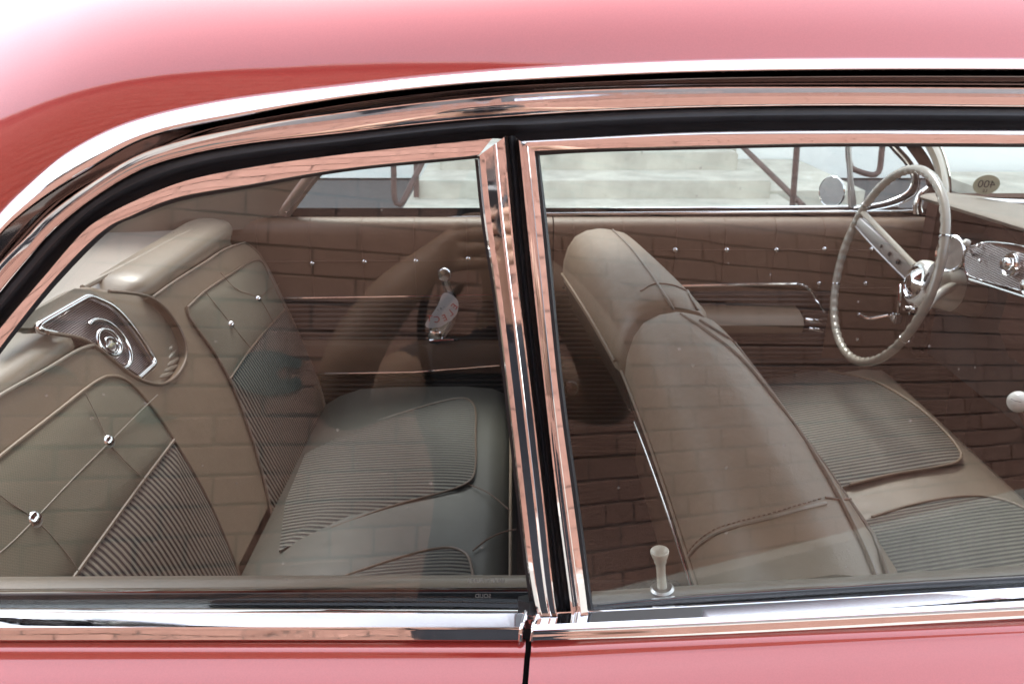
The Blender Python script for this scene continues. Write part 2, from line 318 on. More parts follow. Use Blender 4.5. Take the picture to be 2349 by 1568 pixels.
# ================================================================ SETTING
o=mesh('ground',[(-60,-60,-.02),(60,-60,-.02),(60,60,-.02),(-60,60,-.02)],[(0,1,2,3)],M_asph,smooth=False); tag(o,kind='structure')
o=mesh('pavement',[(-3.2,-3.5,0),(5.5,-6.0,0),(5.5,-.45,0),(-3.2,-.45,0)],[(0,1,2,3)],mul_noise(mat('paving',(.16,.15,.145),.9),8,.2,bump=.3,bdist=.003),smooth=False); tag(o,kind='structure')
# white building that closes the view beyond the steps
bld=empty('building',(0,7.4,0),'white rendered building behind the steps and the handrails','building')
box('wall',(4.0,8.62,3.0),(36,2.4,6.0),M_wallw,bld)
x9=PY(2128,440,7.3)[0]; o=box('added_pale_slab',(x9+4.0,5.0,.03),(8.0,4.6,.10),M_conc); tag(o,kind='structure')  # added pale slab that fills the view through the windshield
def plank(name,px,py,w,h,Y,m,par): c=PY(px,py,Y); return box(name,c,(w,.05,h),m,par)
dp=bpy.data
t_=PY(122,10,7.38); box('drainpipe',(t_[0],7.36,2.2),(.16,.10,4.2),mat('pipe_grey',(.12,.12,.15),.6),bld)
box('utility_box',(PY(103,8,7.34)[0],7.37,PY(100,5,7.34)[2]+.10),(.13,.09,.22),M_wallw,bld,bev=.01)
# concrete steps
st=empty('steps',(.5,6.2,0),'worn concrete entrance steps with stained risers beside the white building','steps')
def stepblock(z1,Yf,xl,xr,Yb=7.41,slant=.0):
    V=[(xl,Yf,-.02),(xr,Yf,-.02),(xr+slant,Yb,-.02),(xl,Yb,-.02)]; V+=[(a,b,z1) for a,b,_ in V]
    o=mesh('step',V,[(0,3,2,1),(4,5,6,7),(0,1,5,4),(1,2,6,5),(2,3,7,6),(3,0,4,7)],M_conc,st,smooth=False)
    bm=bmesh.new(); bm.from_mesh(o.data); bmesh.ops.bevel(bm,geom=bm.edges[:],offset=.012,segments=2,affect='EDGES'); bm.to_mesh(o.data); bm.free()
q1=PY(917,470,5.2); 
stepblock(.155,5.18,PY(917,470,5.18)[0],PY(1850,470,5.18)[0])
stepblock(.285,5.62,PY(957,440,5.62)[0],PY(1768,440,5.62)[0])
stepblock(.42,6.12,PY(1010,400,6.12)[0],PY(1690,400,6.12)[0])
stepblock(.56,6.72,PY(1010,360,6.7)[0],PY(1690,360,6.7)[0])
pd=box('concrete_pad',(PY(1800,430,6.0)[0]+.05,6.6,.08),(1.0,1.6,.2),M_conc); tag(pd,'low tan concrete landing between the right handrail and the round mirror','landing')
def railing(label,segs,posts):
    r=empty('handrail',tuple(np.array(segs[0][0])*[1,1,0]),label,'handrail','pipe handrails at the concrete steps')
    for s in segs: tube('rail',s,.020,M_rail,r,seg=10)
    for s in posts: tube('post',s,.020,M_rail,r,seg=10)
Yl=5.05
a=PY(903,350,Yl); b=PY(905,452,Yl); c=PY(921,468,Yl); d=PY(955,400,Yl+.1)
up=np.array([0,0,1.])
u=PY(903,386,Yl); top=u+up*.55
dd=d+(d-c)/np.linalg.norm(d-c)*.6
railing('short brown pipe handrail with a bent foot left of the steps',[cr([top,u,b,b+(c-b)*.35+[0,0,-.03],c,c+(d-c)*.12,d,dd],60)],[np.array([PY(955,452,Yl+.55),PY(955,380,Yl+.55),PY(955,380,Yl+.55)+up*.5])])
e0=PY(1842,472,4.9); e1=PY(1705,338,5.9); e2=e1+(e1-e0)*.5
pz=PY(1828,338,4.95); pb=PY(1818,470,4.95)
railing('long brown handrail sloping down over the steps to an upright post',[np.array([e0,e1,e2])],[np.array([pb*[1,1,0],pb,pz,pz+up*.45]),np.array([PY(1671,352,6.35),PY(1671,338,6.35),PY(1671,338,6.35)+up*.5])])
g0=PY(1962,390,5.2); g1=PY(2013,401,5.2); g2=PY(2024,338,5.2)
railing('square cornered brown pipe rail seen through the vent window',[cr([PY(1946,338,5.2)+up*.5,PY(1946,338,5.2),PY(1952,383,5.2),g0,g1-[.02,0,0],g1+[.004,0,.02],g2,g2+up*.5],60)],[])
# ---- brick wall behind the photographer (seen in every pane and chrome strip)
WA,WT=1.55,R(22); wd=np.array([math.cos(WT),-math.sin(WT),0]); wnrm=np.array([math.sin(WT),math.cos(WT),0]); w0=np.array([0,-WA,0])
bw=empty('brick_wall',w0,'salmon red brick wall behind the photographer, mirrored in the glass and chrome','wall')
WH=2.75
def wp(s,z,o): return w0+wd*s+wnrm*o+np.array([0,0,z])
v,f=boxg(wp(1.6,WH/2,-.079),(8.6,.14,WH),rotz(-WT)); mesh('mortar_bed',v,f,M_mortar,bw,smooth=False)
BL,BH,CO=.207,.0612,.0677; rows=int((WH-.02)/CO); BR=[]
for r in range(rows):
    z=.01+CO*(r+.5); s=-2.65+(r%2)*.1065
    if r%6==5:
        while s<5.8: BR.append((s,z,.5)); s+=.1065
    else:
        while s<5.8: BR.append((s,z,1)); s+=.213
def near(b): return abs(b[1]-1.0)*1.6+abs(b[0]-.3)*(.8 if b[0]<.3 else .45)
BR.sort(key=near); protos={}
def brickmesh(half,k):
    L=(BL if not half else .1005); v,f=boxg((0,0,0),(L,.03,BH)); me=bpy.data.meshes.new('brick'); rr=np.random.default_rng(k+10*half)
    me.from_pydata([tuple(np.array(q)+rr.uniform(-.0016,.0016,3)) for q in v],[],f); bm=bmesh.new(); bm.from_mesh(me); bmesh.ops.bevel(bm,geom=bm.edges[:],offset=.0035,segments=1,affect='EDGES'); bmesh.ops.recalc_face_normals(bm,faces=bm.faces[:]); bm.to_mesh(me); bm.free(); me.materials.append(M_brick); return me
for hf in (0,1):
    for k in range(4): protos[(hf,k)]=brickmesh(hf,k)
for i,(s,z,l) in enumerate(BR[:300]):
    o=bpy.data.objects.new('brick',protos[(int(l<1),i%4)]); loc=wp(s,z,-.018+random.uniform(-.004,.003)); o.rotation_euler=(random.uniform(-.006,.006),random.uniform(-.006,.006),-WT+random.uniform(-.008,.008)); put(o,loc,bw)
V=[];F=[];tone=[]
for s,z,l in BR[300:]:
    v,f=boxg(wp(s,z,-.018+random.uniform(-.004,.003)),(BL if l==1 else .1005,.03,BH),rotz(-WT)); o0=len(V); V+=v; F+=[tuple(q+o0 for q in t) for t in f]; tone+=[random.random()]*6
o=mesh('bricks',V,F,M_brick2,bw,smooth=False); at=o.data.attributes.new('tone','FLOAT','FACE'); at.data.foreach_set('value',tone); o['kind']='stuff'
box('coping',wp(1.6,WH+.03,-.06),(8.7,.30,.06),M_conc,bw,rot=rotz(-WT),bev=.008)
# sloping concrete plinth along the wall's foot
pts=[wp(-2.7,.0,0),wp(5.9,.0,0),wp(5.9,.86,0),wp(-2.7,.40,0)]
prism('plinth',pts,wnrm*.10,M_conc,bw)
# painted strokes on the brick, found where the near glass mirrors them
def mirror_wall(px,py,off=.004):
    n=np.array([0,-math.cos(R(13)),math.sin(R(13))]); h=side(px,py,0,.0001); d=ray(px,py); r=d-2*np.dot(d,n)*n
    p0=w0+wnrm*off; return h+r*(np.dot(p0-h,wnrm)/np.dot(r,wnrm))
def painted(pxs): prism('painted_stroke',[mirror_wall(x,y) for x,y in cr(pxs,40,True)[:-1]],wnrm*.0015,M_paintg,bw)
painted([(530,850),(560,815),(610,806),(655,815),(690,832),(680,848),(655,842),(632,852),(630,866),(650,872),(684,868),(686,890),(650,905),(600,908),(555,895),(532,872)])
painted([(303,955),(318,938),(345,935),(362,946),(350,953),(335,950),(345,960),(385,958),(405,960),(370,970),(330,975),(305,968)])
painted([(80,848),(110,841),(145,848),(170,870),(145,862),(110,858)])
# ================================================================ CAR
car=empty('car',(0,.78,0),'rose pink and red hardtop car with chrome trim and beige vinyl interior','car')
# ---- traced edges (pixels of the side elevation)
railT=[(-330,1010),(-210,770),(-90,590),(0,479),(67,415),(133,360),(234,302),(334,265),(500,229),(784,192),(1018,167),(1284,148),(1568,135),(1899,130),(2349,131),(2700,134),(3300,146)]
railB=[(-310,1060),(-195,830),(-80,655),(-20,568),(17,523),(100,457),(200,394),(334,320),(567,267),(784,228),(1018,200),(1284,182),(1568,169),(1899,163),(2349,162),(2700,165),(3300,177)]
trimT=[(-60,680),(0,600),(67,535),(100,500),(200,425),(334,347),(567,289),(784,256),(1018,228),(1284,207),(1568,199),(1899,198),(2349,200),(2700,203),(3300,215)]
trimB=[(-60,750),(0,670),(67,590),(127,523),(234,440),(334,384),(450,350),(567,329),(784,305),(1018,279),(1284,259),(1568,247),(1899,242),(2349,245),(2700,249),(3300,262)]
sealB=[(-60,830),(0,750),(100,633),(197,523),(234,497),(334,447),(434,410),(600,377),(784,352),(1131,315),(1185,319),(1568,300),(1899,295),(2349,295),(2700,299),(3300,312)]
# drip rail: half-round bright moulding
strip('drip_rail',railT,railB,[(0,-.012),(0,.0),(.04,.0035),(.15,.0065),(.3,.0095),(.5,.0122),(.7,.0140),(.82,.0147),(.9,.0145),(.96,.0130),(1,.009),(1,-.014)],M_chrome,car,n=160,sharp=60)
# stepped channel under the rail
def mid(a,b,t): 
    A=cr(a,40);B=cr(b,40); return [tuple(A[i]*(1-t)+B[i]*t) for i in range(40)]
strip('gutter',railB,trimT,[(-.05,-.02),(0,-.012),(.22,-.014),(.28,-.005),(.34,-.0022),(.40,-.0024),(.46,-.006),(.50,-.013),(.66,-.013),(.72,-.004),(.80,.0005),(.88,.0002),(.93,-.003),(1,-.012),(1,-.02)],M_darkmetal,car,n=160,sharp=30)
strip('window_surround',trimT,trimB,[(0,-.02),(0,.004),(.05,.0070),(.10,.0070),(.15,.0055),(.32,.0012),(.48,-.0016),(.52,-.0004),(.75,-.0006),(.92,-.0012),(.97,-.003),(1,-.003),(1,-.02)],M_chrome,car,n=160,sharp=34)
strip('weather_seal',trimB,sealB,[(-.03,-.03),(0,-.010),(.1,-.003),(.25,.001),(.4,.0015),(.55,-.001),(.65,-.006),(.8,-.010),(1.06,-.012),(1.06,-.03)],M_rubber,car,n=160,sharp=60)
# window frames
fo=[(-60,830),(0,750),(100,633),(197,523),(234,497),(334,447),(434,410),(600,377),(784,352),(1131,315)]
fi=[(-60,885),(0,800),(133,633),(247,523),(300,497),(400,457),(567,427),(784,390),(1096,359)]
fprof=[(0,-.02),(0,.002),(.025,.0044),(.07,.0056),(.5,.0058),(.93,.0058),(.98,.004),(1,-.004),(1,-.02)]
qf=strip('window_frame',fo,fi,fprof,M_chrome,car,n=110,sharp=50)
fi2=[(-60,900),(0,813),(140,641),(267,518),(310,499),(408,463),(570,433),(786,395),(1101,363)]
strip('frame_seal',fi,fi2,[(0,-.004),(0,-.001),(1,-.001),(1,-.006)],M_rubber,qf,n=110)
def sidek(x,y,w): return side(x,y,w)
# quarter window's front post: left edge, right edge (traced top to bottom)
pl=[(1096,359),(1110,500),(1140,700),(1175,1000),(1210,1300),(1226,1390),(1232,1412)]
pr=[(1159,313),(1185,600),(1215,850),(1250,1150),(1276,1390),(1281,1412)]
pp=strip('window_post',pl,pr,[(0,-.02),(0,.003),(.06,.0056),(.22,.0068),(.25,.0067),(.56,.0069),(.58,.0066),(.655,.0074),(.675,.0072),(.90,.0075),(.92,.0069),(.965,.0072),(1,.004),(1,-.02)],M_chrome_flat,qf,n=60,sharp=7)
pp.name='window_post'
strip('post_seal',[(1096,365),(1110,500),(1140,700),(1175,1000),(1210,1300),(1224,1400)],[(1089,365),(1103,500),(1133,700),(1168,1000),(1203,1300),(1217,1400)],[(0,-.006),(0,.000),(1,.000),(1,-.006)],M_rubber,qf,n=50)
# black gap with its soft seal between the two frames
gl=[(1155,312),(1183,600),(1213,850),(1248,1150),(1274,1390),(1281,1425)]; gr=[(1192,312),(1214,600),(1241,850),(1274,1150),(1306,1390),(1314,1425)]
strip('post_gap_seal',gl,gr,[(-.05,-.025),(0,-.010),(.25,-.010),(.33,-.004),(.5,-.002),(.66,-.004),(.74,-.011),(1.08,-.012),(1.08,-.025)],M_rubber,car,n=50,sharp=60)
# door window frame: top rail and rear post
do=[(1188,320),(1300,314),(1568,300),(1899,295),(2349,295),(2460,295)]; di=[(1229,349),(1330,345),(1568,339),(1899,332),(2349,333),(2460,333)]
df=strip('window_frame',do,di,[(0,-.02),(0,.001),(.04,.0036),(.11,.0062),(.19,.0076),(.24,.0078),(.6,.0076),(.9,.0072),(.97,.005),(1,-.003),(1,-.02)],M_chrome,car,n=90,sharp=50)
strip('frame_seal',di,[(1236,357),(1332,351),(1568,344),(1899,337),(2349,338),(2460,338)],[(0,-.004),(0,-.001),(1,-.001),(1,-.006)],M_rubber,df,n=80)
d1=[(1188,320),(1216,600),(1243,850),(1276,1150),(1307,1390),(1309,1410)]; d2=[(1229,349),(1250,560),(1284,900),(1318,1150),(1348,1375),(1352,1410)]
strip('window_post',d1,d2,[(0,-.02),(0,.002),(.05,.0048),(.15,.0056),(.19,.0046),(.26,.0030),(.34,.0026),(.42,.0032),(.48,.0050),(.53,.0074),(.57,.0078),(.93,.0070),(.97,.005),(1,-.003),(1,-.02)],M_chrome_flat,df,n=60,sharp=14)
strip('post_seal',d2,[(1238,355),(1261,560),(1295,900),(1329,1150),(1358,1375),(1362,1410)],[(0,-.004),(0,.0005),(.5,.001),(1,-.001),(1,-.008)],M_rubber,df,n=60)
# panes (4 mm glass)
def pane(name,outl,parent,off=-.006,k=.0001,th=.004):
    A=[side(x,y,off,k) for x,y in outl]; B=[side(x,y,off-th,k) for x,y in outl]; n=len(A)
    c=np.mean(A,0); d=np.mean(B,0)
    V=A+B+[c,d]; F=[(i,(i+1)%n,2*n) for i in range(n)]+[((i+1)%n+n,i+n,2*n+1) for i in range(n)]
    m=mesh(name,V,F,M_glass,parent,smooth=False); return m
qo=[(-60,870),(0,806),(137,637),(257,521),(305,498),(404,460),(568,430),(785,393),(1098,361),(1106,500),(1136,700),(1171,1000),(1206,1300),(1218,1408),(-60,1412)]
qg=pane('window_glass',qo,car)
dg=pane('window_glass',[(1230,350),(1568,340),(1899,333),(2349,334),(2460,334),(2460,1370),(1352,1425),(1345,1375),(1315,1150),(1281,900),(1247,560)],car)
def text(name,s,size,loc,rot,mt,parent,ex=.0002,al='CENTER'):
    cu=bpy.data.curves.new(name,'FONT'); cu.body=s; cu.size=size; cu.align_x=al; cu.align_y='CENTER'; cu.extrude=ex
    o=bpy.data.objects.new(name,cu); COL.objects.link(o); bpy.context.view_layer.update()
    me=bpy.data.meshes.new_from_object(o.evaluated_get(bpy.context.evaluated_depsgraph_get())); COL.objects.unlink(o); bpy.data.objects.remove(o)
    M=np.array(Matrix(rot)); V=np.array([v.co[:] for v in me.vertices])@M.T+np.array(loc)
    F=[tuple(p.vertices) for p in me.polygons]; bpy.data.meshes.remove(me)
    return mesh(name,V,F,mt,parent,smooth=False)
# etched mark reads from inside the car, so mirrored from here
ca,sa=math.cos(R(13)),math.sin(R(13))
mx_=[[-1,0,0],[0,sa,0],[0,ca,0]]     # columns: text x -> -x, text y -> up the leaning pane
RT=np.array([[-1,0,0],[0,sa,-ca],[0,ca,sa]])
for s,px,py in (('SAFETY PLATE',1115,1331),('SOLID',1108,1366)):
    text('etched_mark',s,.0042,side(px,py,-.0058,.0001),RT,M_etch,qg,ex=.0001)
# ---- belt line, rear quarter (left) and door (right)
def hstrip(name,rows,mt,parent,n=50,sharp=40,x0=None,x1=None):
    "rows: (pixel curve, Y) top to bottom"
    C=[cr(c,n) for c,_ in rows]; V=[]
    for i in range(n):
        for (c,Y),cc in zip(rows,C): V.append(below(cc[i][0],cc[i][1],Y))
    m=len(rows); return mesh(name,V,gridf(n,m)+[tuple(range(m)),tuple(range((n-1)*m,n*m))],mt,parent,sharp=sharp)
XL=-70
def Lr(y0,y1,x1=1207): return [(XL,y0),(600,(y0+y1)/2-1),(x1,y1)]
hstrip('inner_sill',[(Lr(1400,1395,1215),.060),(Lr(1322,1318,1215),.105),(Lr(1325,1321,1215),.085),(Lr(1334,1329,1215),.066),(Lr(1350,1344,1215),.058),(Lr(1420,1415,1215),.056)],M_vinyl2,car)
hstrip('inner_sill_moulding',[(Lr(1352,1345,1215),.050),(Lr(1354,1347,1215),.044),(Lr(1358,1351,1215),.040),(Lr(1363,1356,1215),.040),(Lr(1368,1361,1215),.044),(Lr(1420,1415,1215),.046)],M_chrome,car,sharp=60)
hstrip('window_felt',[(Lr(1365,1358,1222),.036),(Lr(1372,1366,1222),.024),(Lr(1398,1396,1222),.008),(Lr(1420,1420,1222),.006)],M_felt,car)
hstrip('belt_moulding',[(Lr(1404,1406),.006),(Lr(1394,1396),.003),(Lr(1397,1398),-.0005),(Lr(1402,1402),-.0030),(Lr(1404,1404,1205),-.0040),(Lr(1406,1406,1204),-.0042),(Lr(1434,1435,1196),-.0146),(Lr(1438,1438,1194),-.0158),(Lr(1443,1443,1192),-.0167),(Lr(1446,1446,1191),-.0170),(Lr(1460,1462,1191),-.0183),(Lr(1467,1467,1191),-.0189),(Lr(1470,1470,1191),-.0175),(Lr(1471,1471,1191),-.010)],M_chrome,car,sharp=28)
tube('belt_moulding_end',cr([below(1207,1401,-.003),below(1203,1418,-.009),below(1196,1440,-.0162),below(1193,1468,-.0185)],14),.0016,M_chrome,car,seg=8)
def Rr(xa,ya,ym,yb,xb=2460): 
    sl=(yb-ym)/(2349-1565); return [(xa,ya),(1565,ym),(2349,yb),(xb,yb+sl*(xb-2349))]
hstrip('inner_sill',[(Rr(1340,1400,1385,1340),.075),(Rr(1358,1355,1343,1295),.105),(Rr(1358,1358,1346,1299),.09),(Rr(1358,1368,1352,1306),.068),(Rr(1355,1385,1364,1316),.058),(Rr(1355,1410,1400,1350),.056)],M_vinyl2,car)
hstrip('inner_sill_moulding',[(Rr(1372,1386,1364,1316),.047),(Rr(1370,1387,1365,1317),.042),(Rr(1370,1390,1368,1320),.038),(Rr(1370,1392,1371,1323),.038),(Rr(1370,1396,1374,1326),.042),(Rr(1370,1410,1400,1350),.044)],M_chrome,car,sharp=60)
hstrip('window_felt',[(Rr(1350,1392,1373,1325),.036),(Rr(1350,1396,1378,1331),.022),(Rr(1350,1402,1389,1346),.006),(Rr(1350,1425,1410,1366),.004)],M_felt,car)
hstrip('belt_moulding',[(Rr(1240,1404,1393,1350),.006),(Rr(1238,1402,1387,1344),.002),(Rr(1236,1405,1390,1346),-.003),(Rr(1234,1408,1392,1348),-.0035),(Rr(1226,1432,1417,1377),-.0156),(Rr(1224,1439,1424,1384),-.0176),(Rr(1223,1445,1430,1390),-.0190),(Rr(1223,1448,1434,1394),-.0189),(Rr(1223,1452,1438,1398),-.0191),(Rr(1222,1457,1444,1404),-.0199),(Rr(1222,1462,1450,1410),-.0208),(Rr(1222,1468,1457,1417),-.0212),(Rr(1222,1471,1460,1420),-.0190),(Rr(1222,1472,1461,1421),-.010)],M_chrome,car,sharp=28)
tube('belt_moulding_end',cr([below(1238,1404,-.0035),below(1229,1420,-.0085),below(1223,1441,-.0155),below(1220,1468,-.0185)],14),.0017,M_chrome,car,seg=8)
box('belt_joint',below(1217,1420,-.004),(.012,.010,.012),M_chrome,car,bev=.002)
# painted body under the belt, closed down to the sill
def bodyside(name,pe,xs,edge,right):
    V=[]
    for x in xs:
        base=1470 if not right else 1470-(max(x,1222)-1222)*(1470-1420)/(2349-1222)
        V.append(below(x,base-6,-.008)); p0=below(x,base,-.0150 if not right else -.0170); row=[p0]
        for dy,dz in ((.0015,.0003),(.0045,.0009),(.0075,.0020),(.0088,.0034),(.0096,.0050),(.0120,.0066),(.019,.0100),(.030,.0160),(.050,.031),(.080,.056),(.105,.10),(.118,.18),(.122,.32),(.11,.66)):
            row.append(p0+np.array([-.20*dz if x==edge else 0,-dy,-dz]))
        V+=row
    m=len(V)//len(xs)
    return mesh(name,V,gridf(len(xs),m),M_paint,pe,sharp=60)
bodyside('quarter_panel',car,[-300,-70,100,300,500,700,900,1050,1150,1206],1206,False)
bodyside('door',car,[1219,1260,1320,1400,1500,1700,1900,2100,2349,2600],1219,True)
g0_=below(1213,1470,-.004); gp=[g0_+np.array(q) for q in ((0,.01,.03),(0,0,0),(-.004,-.028,-.030),(-.012,-.06,-.07),(-.03,-.09,-.16))]
tube('door_gap_seal',gp,.009,M_black,car,seg=6)
# ---- roof skin, from the drip rail up and over to the far side
RT_=cr(railT,110); base=[side(x,y,-.004) for x,y in RT_]; V=[]; th=[0,.05,.11,.18,.26,.36,.47,.6,.74,.87,1.0]
def ztop(x): 
    a=max(0,(-x-.02)); return 1.482-.235*a**2.0-.8*max(0,a-.40)**2+.012*min(max(x,0),.6)
nr=None
for p_ in base:
    zt=max(ztop(p_[0]),p_[2]+.03); row=[]
    for t in th:
        w=t*math.pi/2; cl=lambda v:min(1,max(0,v)); row.append((p_[0],p_[1]+(.40+.02*cl((-p_[0]-.05)/.35))*(1-math.cos(w))+(.02+.052*cl((p_[0]+.5)/.35)+.04*cl((p_[0]-.05)/.35))*t,p_[2]+(zt-p_[2])*math.sin(w)**1.0))
    y1=row[-1][1]
    for k in range(1,6): row.append((p_[0],y1+(.80-y1)*k/5+.0,zt+.012*math.sin(k/5*math.pi/2)))
    half=list(row)
    for q in half[-2::-1]: row.append((q[0],1.60-q[1],q[2]))
    nr=len(row); V+=row
roof=mesh('roof',V,gridf(len(base),nr),M_paint,car,sharp=60)
# headliner under the roof skin
V2=[(x,y,z-.045) for x,y,z in V]; keep=[]
hl=mesh('headliner',[V2[i*nr+j] for i in range(len(base)) for j in range(9,nr-9)],gridf(len(base),nr-18),leather('headliner_cloth',(.28,.23,.185),.7),car,sharp=80)
# ================================================================ INTERIOR
YF=1.5     # far door's inner face
# floor, tunnel, toe board
box('floor',(.25,.78,.22),(2.5,1.5,.06),M_carpet,car)
sweepx('tunnel',[(.66,.25),(.69,.33),(.74,.36),(.82,.36),(.87,.33),(.90,.25)],-.4,1.3,M_carpet,car,n=2,closed=True)
box('toe_board',(1.42,.78,.55),(.06,1.5,.95),M_carpet,car)
box('kick_panel',(1.40,1.45,.55),(.5,.12,.8),M_dash,car)
box('near_side_trim',(.25,.085,.56),(2.5,.02,.66),M_vinyld,car)
box('trunk_divider',(-.98,.78,.6),(.04,1.5,.62),M_black,car)
# ---- far side trim
trim=[(1.575,.897),(1.56,.904),(1.535,.907),(1.515,.901),(1.503,.889),(1.499,.87),(1.4985,.85),(1.500,.82)]
qp=sweepx('quarter_trim',[(1.60,.2)]+trim+[(1.500,.73),(1.506,.20)],-.95,.10,M_vinyld,car)
qp.name='quarter_trim'
zt0=PY(900,684,YF)[2]; zt1=PY(900,780,YF)[2]; zt2=PY(950,853,YF)[2]
def panelx(name,x0,x1,z0,z1,Y,th,mt,par):
    V=[];U=[]
    pr=[(Y+.0,z1+.0),(Y-th,z1-.003),(Y-th,z0+.003),(Y,z0)]
    for x in(x0,x1):
        for a,z in pr: V.append((x,a,z)); U.append((x,z))
    return mesh(name,V,gridf(2,4)+[(0,1,2,3),(4,5,6,7)],mt,par,smooth=False,uv=U)
panelx('ribbed_panel',-.60,.09,zt1,zt0-.003,YF+.002,.008,M_rib,qp)
sweepx('armrest_ledge',[(YF,zt1+.004),(YF-.022,zt1-.004),(YF-.030,zt1-.02),(YF-.028,zt2+.01),(YF-.015,zt2-.002),(YF,zt2-.004)],-.58,.09,M_vinyld,qp,closed=True)
panelx('ribbed_panel',-.50,.09,.26,zt2-.006,YF+.002,.008,M_ribd,qp)
tube('trim_strip',[PY(640,684,YF-.014),PY(850,681,YF-.014),PY(1135,676,YF-.014)],.0024,M_chrome,qp,seg=8)
tube('trim_strip',[PY(745,857,YF-.034),PY(950,853,YF-.034),PY(1145,838,YF-.034)],.0022,M_chrome,qp,seg=8)
dr=sweepx('far_door',[(1.60,.2)]+trim+[(1.500,.73),(1.506,.20)],.103,1.50,M_vinyld,car)
zr0=PY(1700,660,YF)[2]
panelx('ribbed_panel',.11,.80,.55,zr0-.008,YF+.002,.008,M_rib,dr)
panelx('ribbed_panel',.11,1.2,.26,.545,YF+.002,.007,M_ribd,dr)
tube('trim_strip',cr([PY(x,y,YF-.014) for x,y in ((1290,660),(1575,655),(1800,651),(1838,652),(1858,664),(1875,690),(1892,715))],50),.0042,M_chrome,dr,seg=8)
ar=[PY(1600,722,1.44),PY(1640,720,1.44),PY(1838,712,1.44)]
V=[];zA=ar[0][2]; xa0,xa1=PY(1580,720,1.44)[0],PY(1840,720,1.44)[0]
sweepx('armrest',[(1.495,zA+.006),(1.46,zA+.004),(1.43,zA-.004),(1.418,zA-.02),(1.425,zA-.042),(1.45,zA-.05),(1.495,zA-.05)],xa0,xa1,M_vinyl,dr,closed=True)
for (a,b) in (((1800,748),(1835,756)),((1848,733),(1882,737)),((1856,753),(1886,758))):
    p1,p2=PY(*a,1.45),PY(*b,1.45); tube('handle',[p1,(p1+p2)/2+[0,-.006,.002],p2],.0062,M_chrome,dr,seg=10)
tube('crank_arm',cr([PY(1972,722,1.46),PY(1990,730,1.45),PY(2045,722,1.44)],12),.004,M_chrome2,dr)
lathe('crank_knob',[(.001,0),(.010,.002),(.011,.014),(.006,.02),(.001,.021)],PY(2045,722,1.44),(0,-1,0),M_chrome2,dr)
# horizontal and upright quilting seams, chrome buttons
def dimple(par,px,py,r=.0068):
    p=PY(px,py,1.497); lathe('button',[(r*1.05,-.003),(r,.001),(r*.8,.0042),(r*.45,.0058),(.0004,.0062)],p,(0,-1,0),M_chrome,par,seg=16)
for i,(x,y) in enumerate(((601,607),(716,604),(836,600),(954,598),(1074,593))): dimple(qp,x,y)
for i,(x,y) in enumerate(((1549,573),(1667,573),(1781,573),(1891,571),(1879,650),(1986,650),(1430,575),(2000,571),(1971,722))): dimple(dr,x,y)
def seamx(par,x,z0,z1): tube('seam',[(x,1.500,z0),(x,1.4975,(z0+z1)/2),(x,1.4985,z1-.036),(x,1.5055,z1-.026),(x,1.518,z1-.016),(x,1.535,z1-.011)],.0011,M_thread,par,seg=5)
for px in (590,710,830,950,1070): seamx(qp,PY(px,560,1.5)[0],zt0,.918)
for px in (1316,1430,1552,1665,1781,1892,2000): seamx(dr,PY(px,540,1.5)[0],zr0,.918)
zb_=PY(1650,573,1.5)[2]; zb2=PY(850,600,1.5)[2]
tube('seam',[(-.62,1.4985,zb2),(.09,1.4985,zb2+.004)],.0011,M_thread,qp,seg=5); tube('seam',[(.11,1.4985,zb_),(1.15,1.4985,zb_)],.0011,M_thread,dr,seg=5)
tube('seam',[(.80,1.4985,zr0),(1.15,1.4985,zr0)],.0011,M_thread,dr,seg=5)
# far window sill mouldings
def fsill(name,x0,x1,pa,Yc,r,mt):
    a=PY(x0[0],x0[1],Yc); b=PY(x1[0],x1[1],Yc); return tube(name,[a,(a+b)/2,b],r,mt,car,seg=12)
fsill('far_sill_moulding',(650,497),(1150,489),0,1.60,.0042,M_chrome); fsill('far_sill_moulding',(640,506),(1150,498),0,1.565,.0050,M_chrome)
fsill('far_sill_moulding',(1150,483),(2060,474),0,1.60,.0050,M_chrome); fsill('far_sill_moulding',(1150,492),(2112,484),0,1.565,.0050,M_chrome)
sweepx('far_sill_channel',[(1.565,.925),(1.60,.918),(1.625,.905),(1.62,.5),(1.565,.5)],-.62,1.05,M_black,car,closed=True)
# far windows
def farpane(name,pts,Y=1.605): 
    P=[PY(x,y,Y) for x,y in pts]; P=[p+np.array([0,-(p[2]-.93)*LEAN*.6,0]) for p in P]; return prism(name,P,(0,.004,0),M_glassf,car)
farpane('far_window_glass',[(655,497),(740,399),(800,335),(1180,290),(1250,488)]); farpane('far_window_glass',[(1250,488),(1180,290),(1940,290),(1960,478)]); farpane('vent_glass',[(1960,478),(1940,290),(2000,290),(2095,380),(2105,425),(2070,460)])
# far rear pillar (inner trim, chrome edge)
pil=[(-150,600),(100,560),(250,545),(440,530),(590,521),(648,496),(700,430),(742,398),(860,345),(1000,250),(600,150),(100,150),(-150,300)]
strip('far_rear_pillar',[(-150,280),(200,280),(600,280),(1010,250)],[(-150,600),(100,562),(250,545),(440,531),(590,521),(648,497),(700,430),(745,397),(1010,300)],[(0,0),(1,0),(1,.03),(0,.03)],leather('pillar_vinyl',(.17,.13,.10),.5),car,n=60,fn=lambda x,y,w:PY(x,y,w+1.34+.21*(lambda u:u*u*(3-2*u))(min(1,max(0,(x-330)/330.)))))
pv=strip('far_pillar_moulding',[(605,519),(640,480),(690,412),(760,335)],[(655,512),(668,494),(738,403),(810,335)],[(0,1.558),(0,1.548),(.3,1.545),(.7,1.55),(.75,1.54),(1,1.545),(1,1.56)],M_satin,car,n=12,fn=lambda x,y,w:PY(x,y,w))
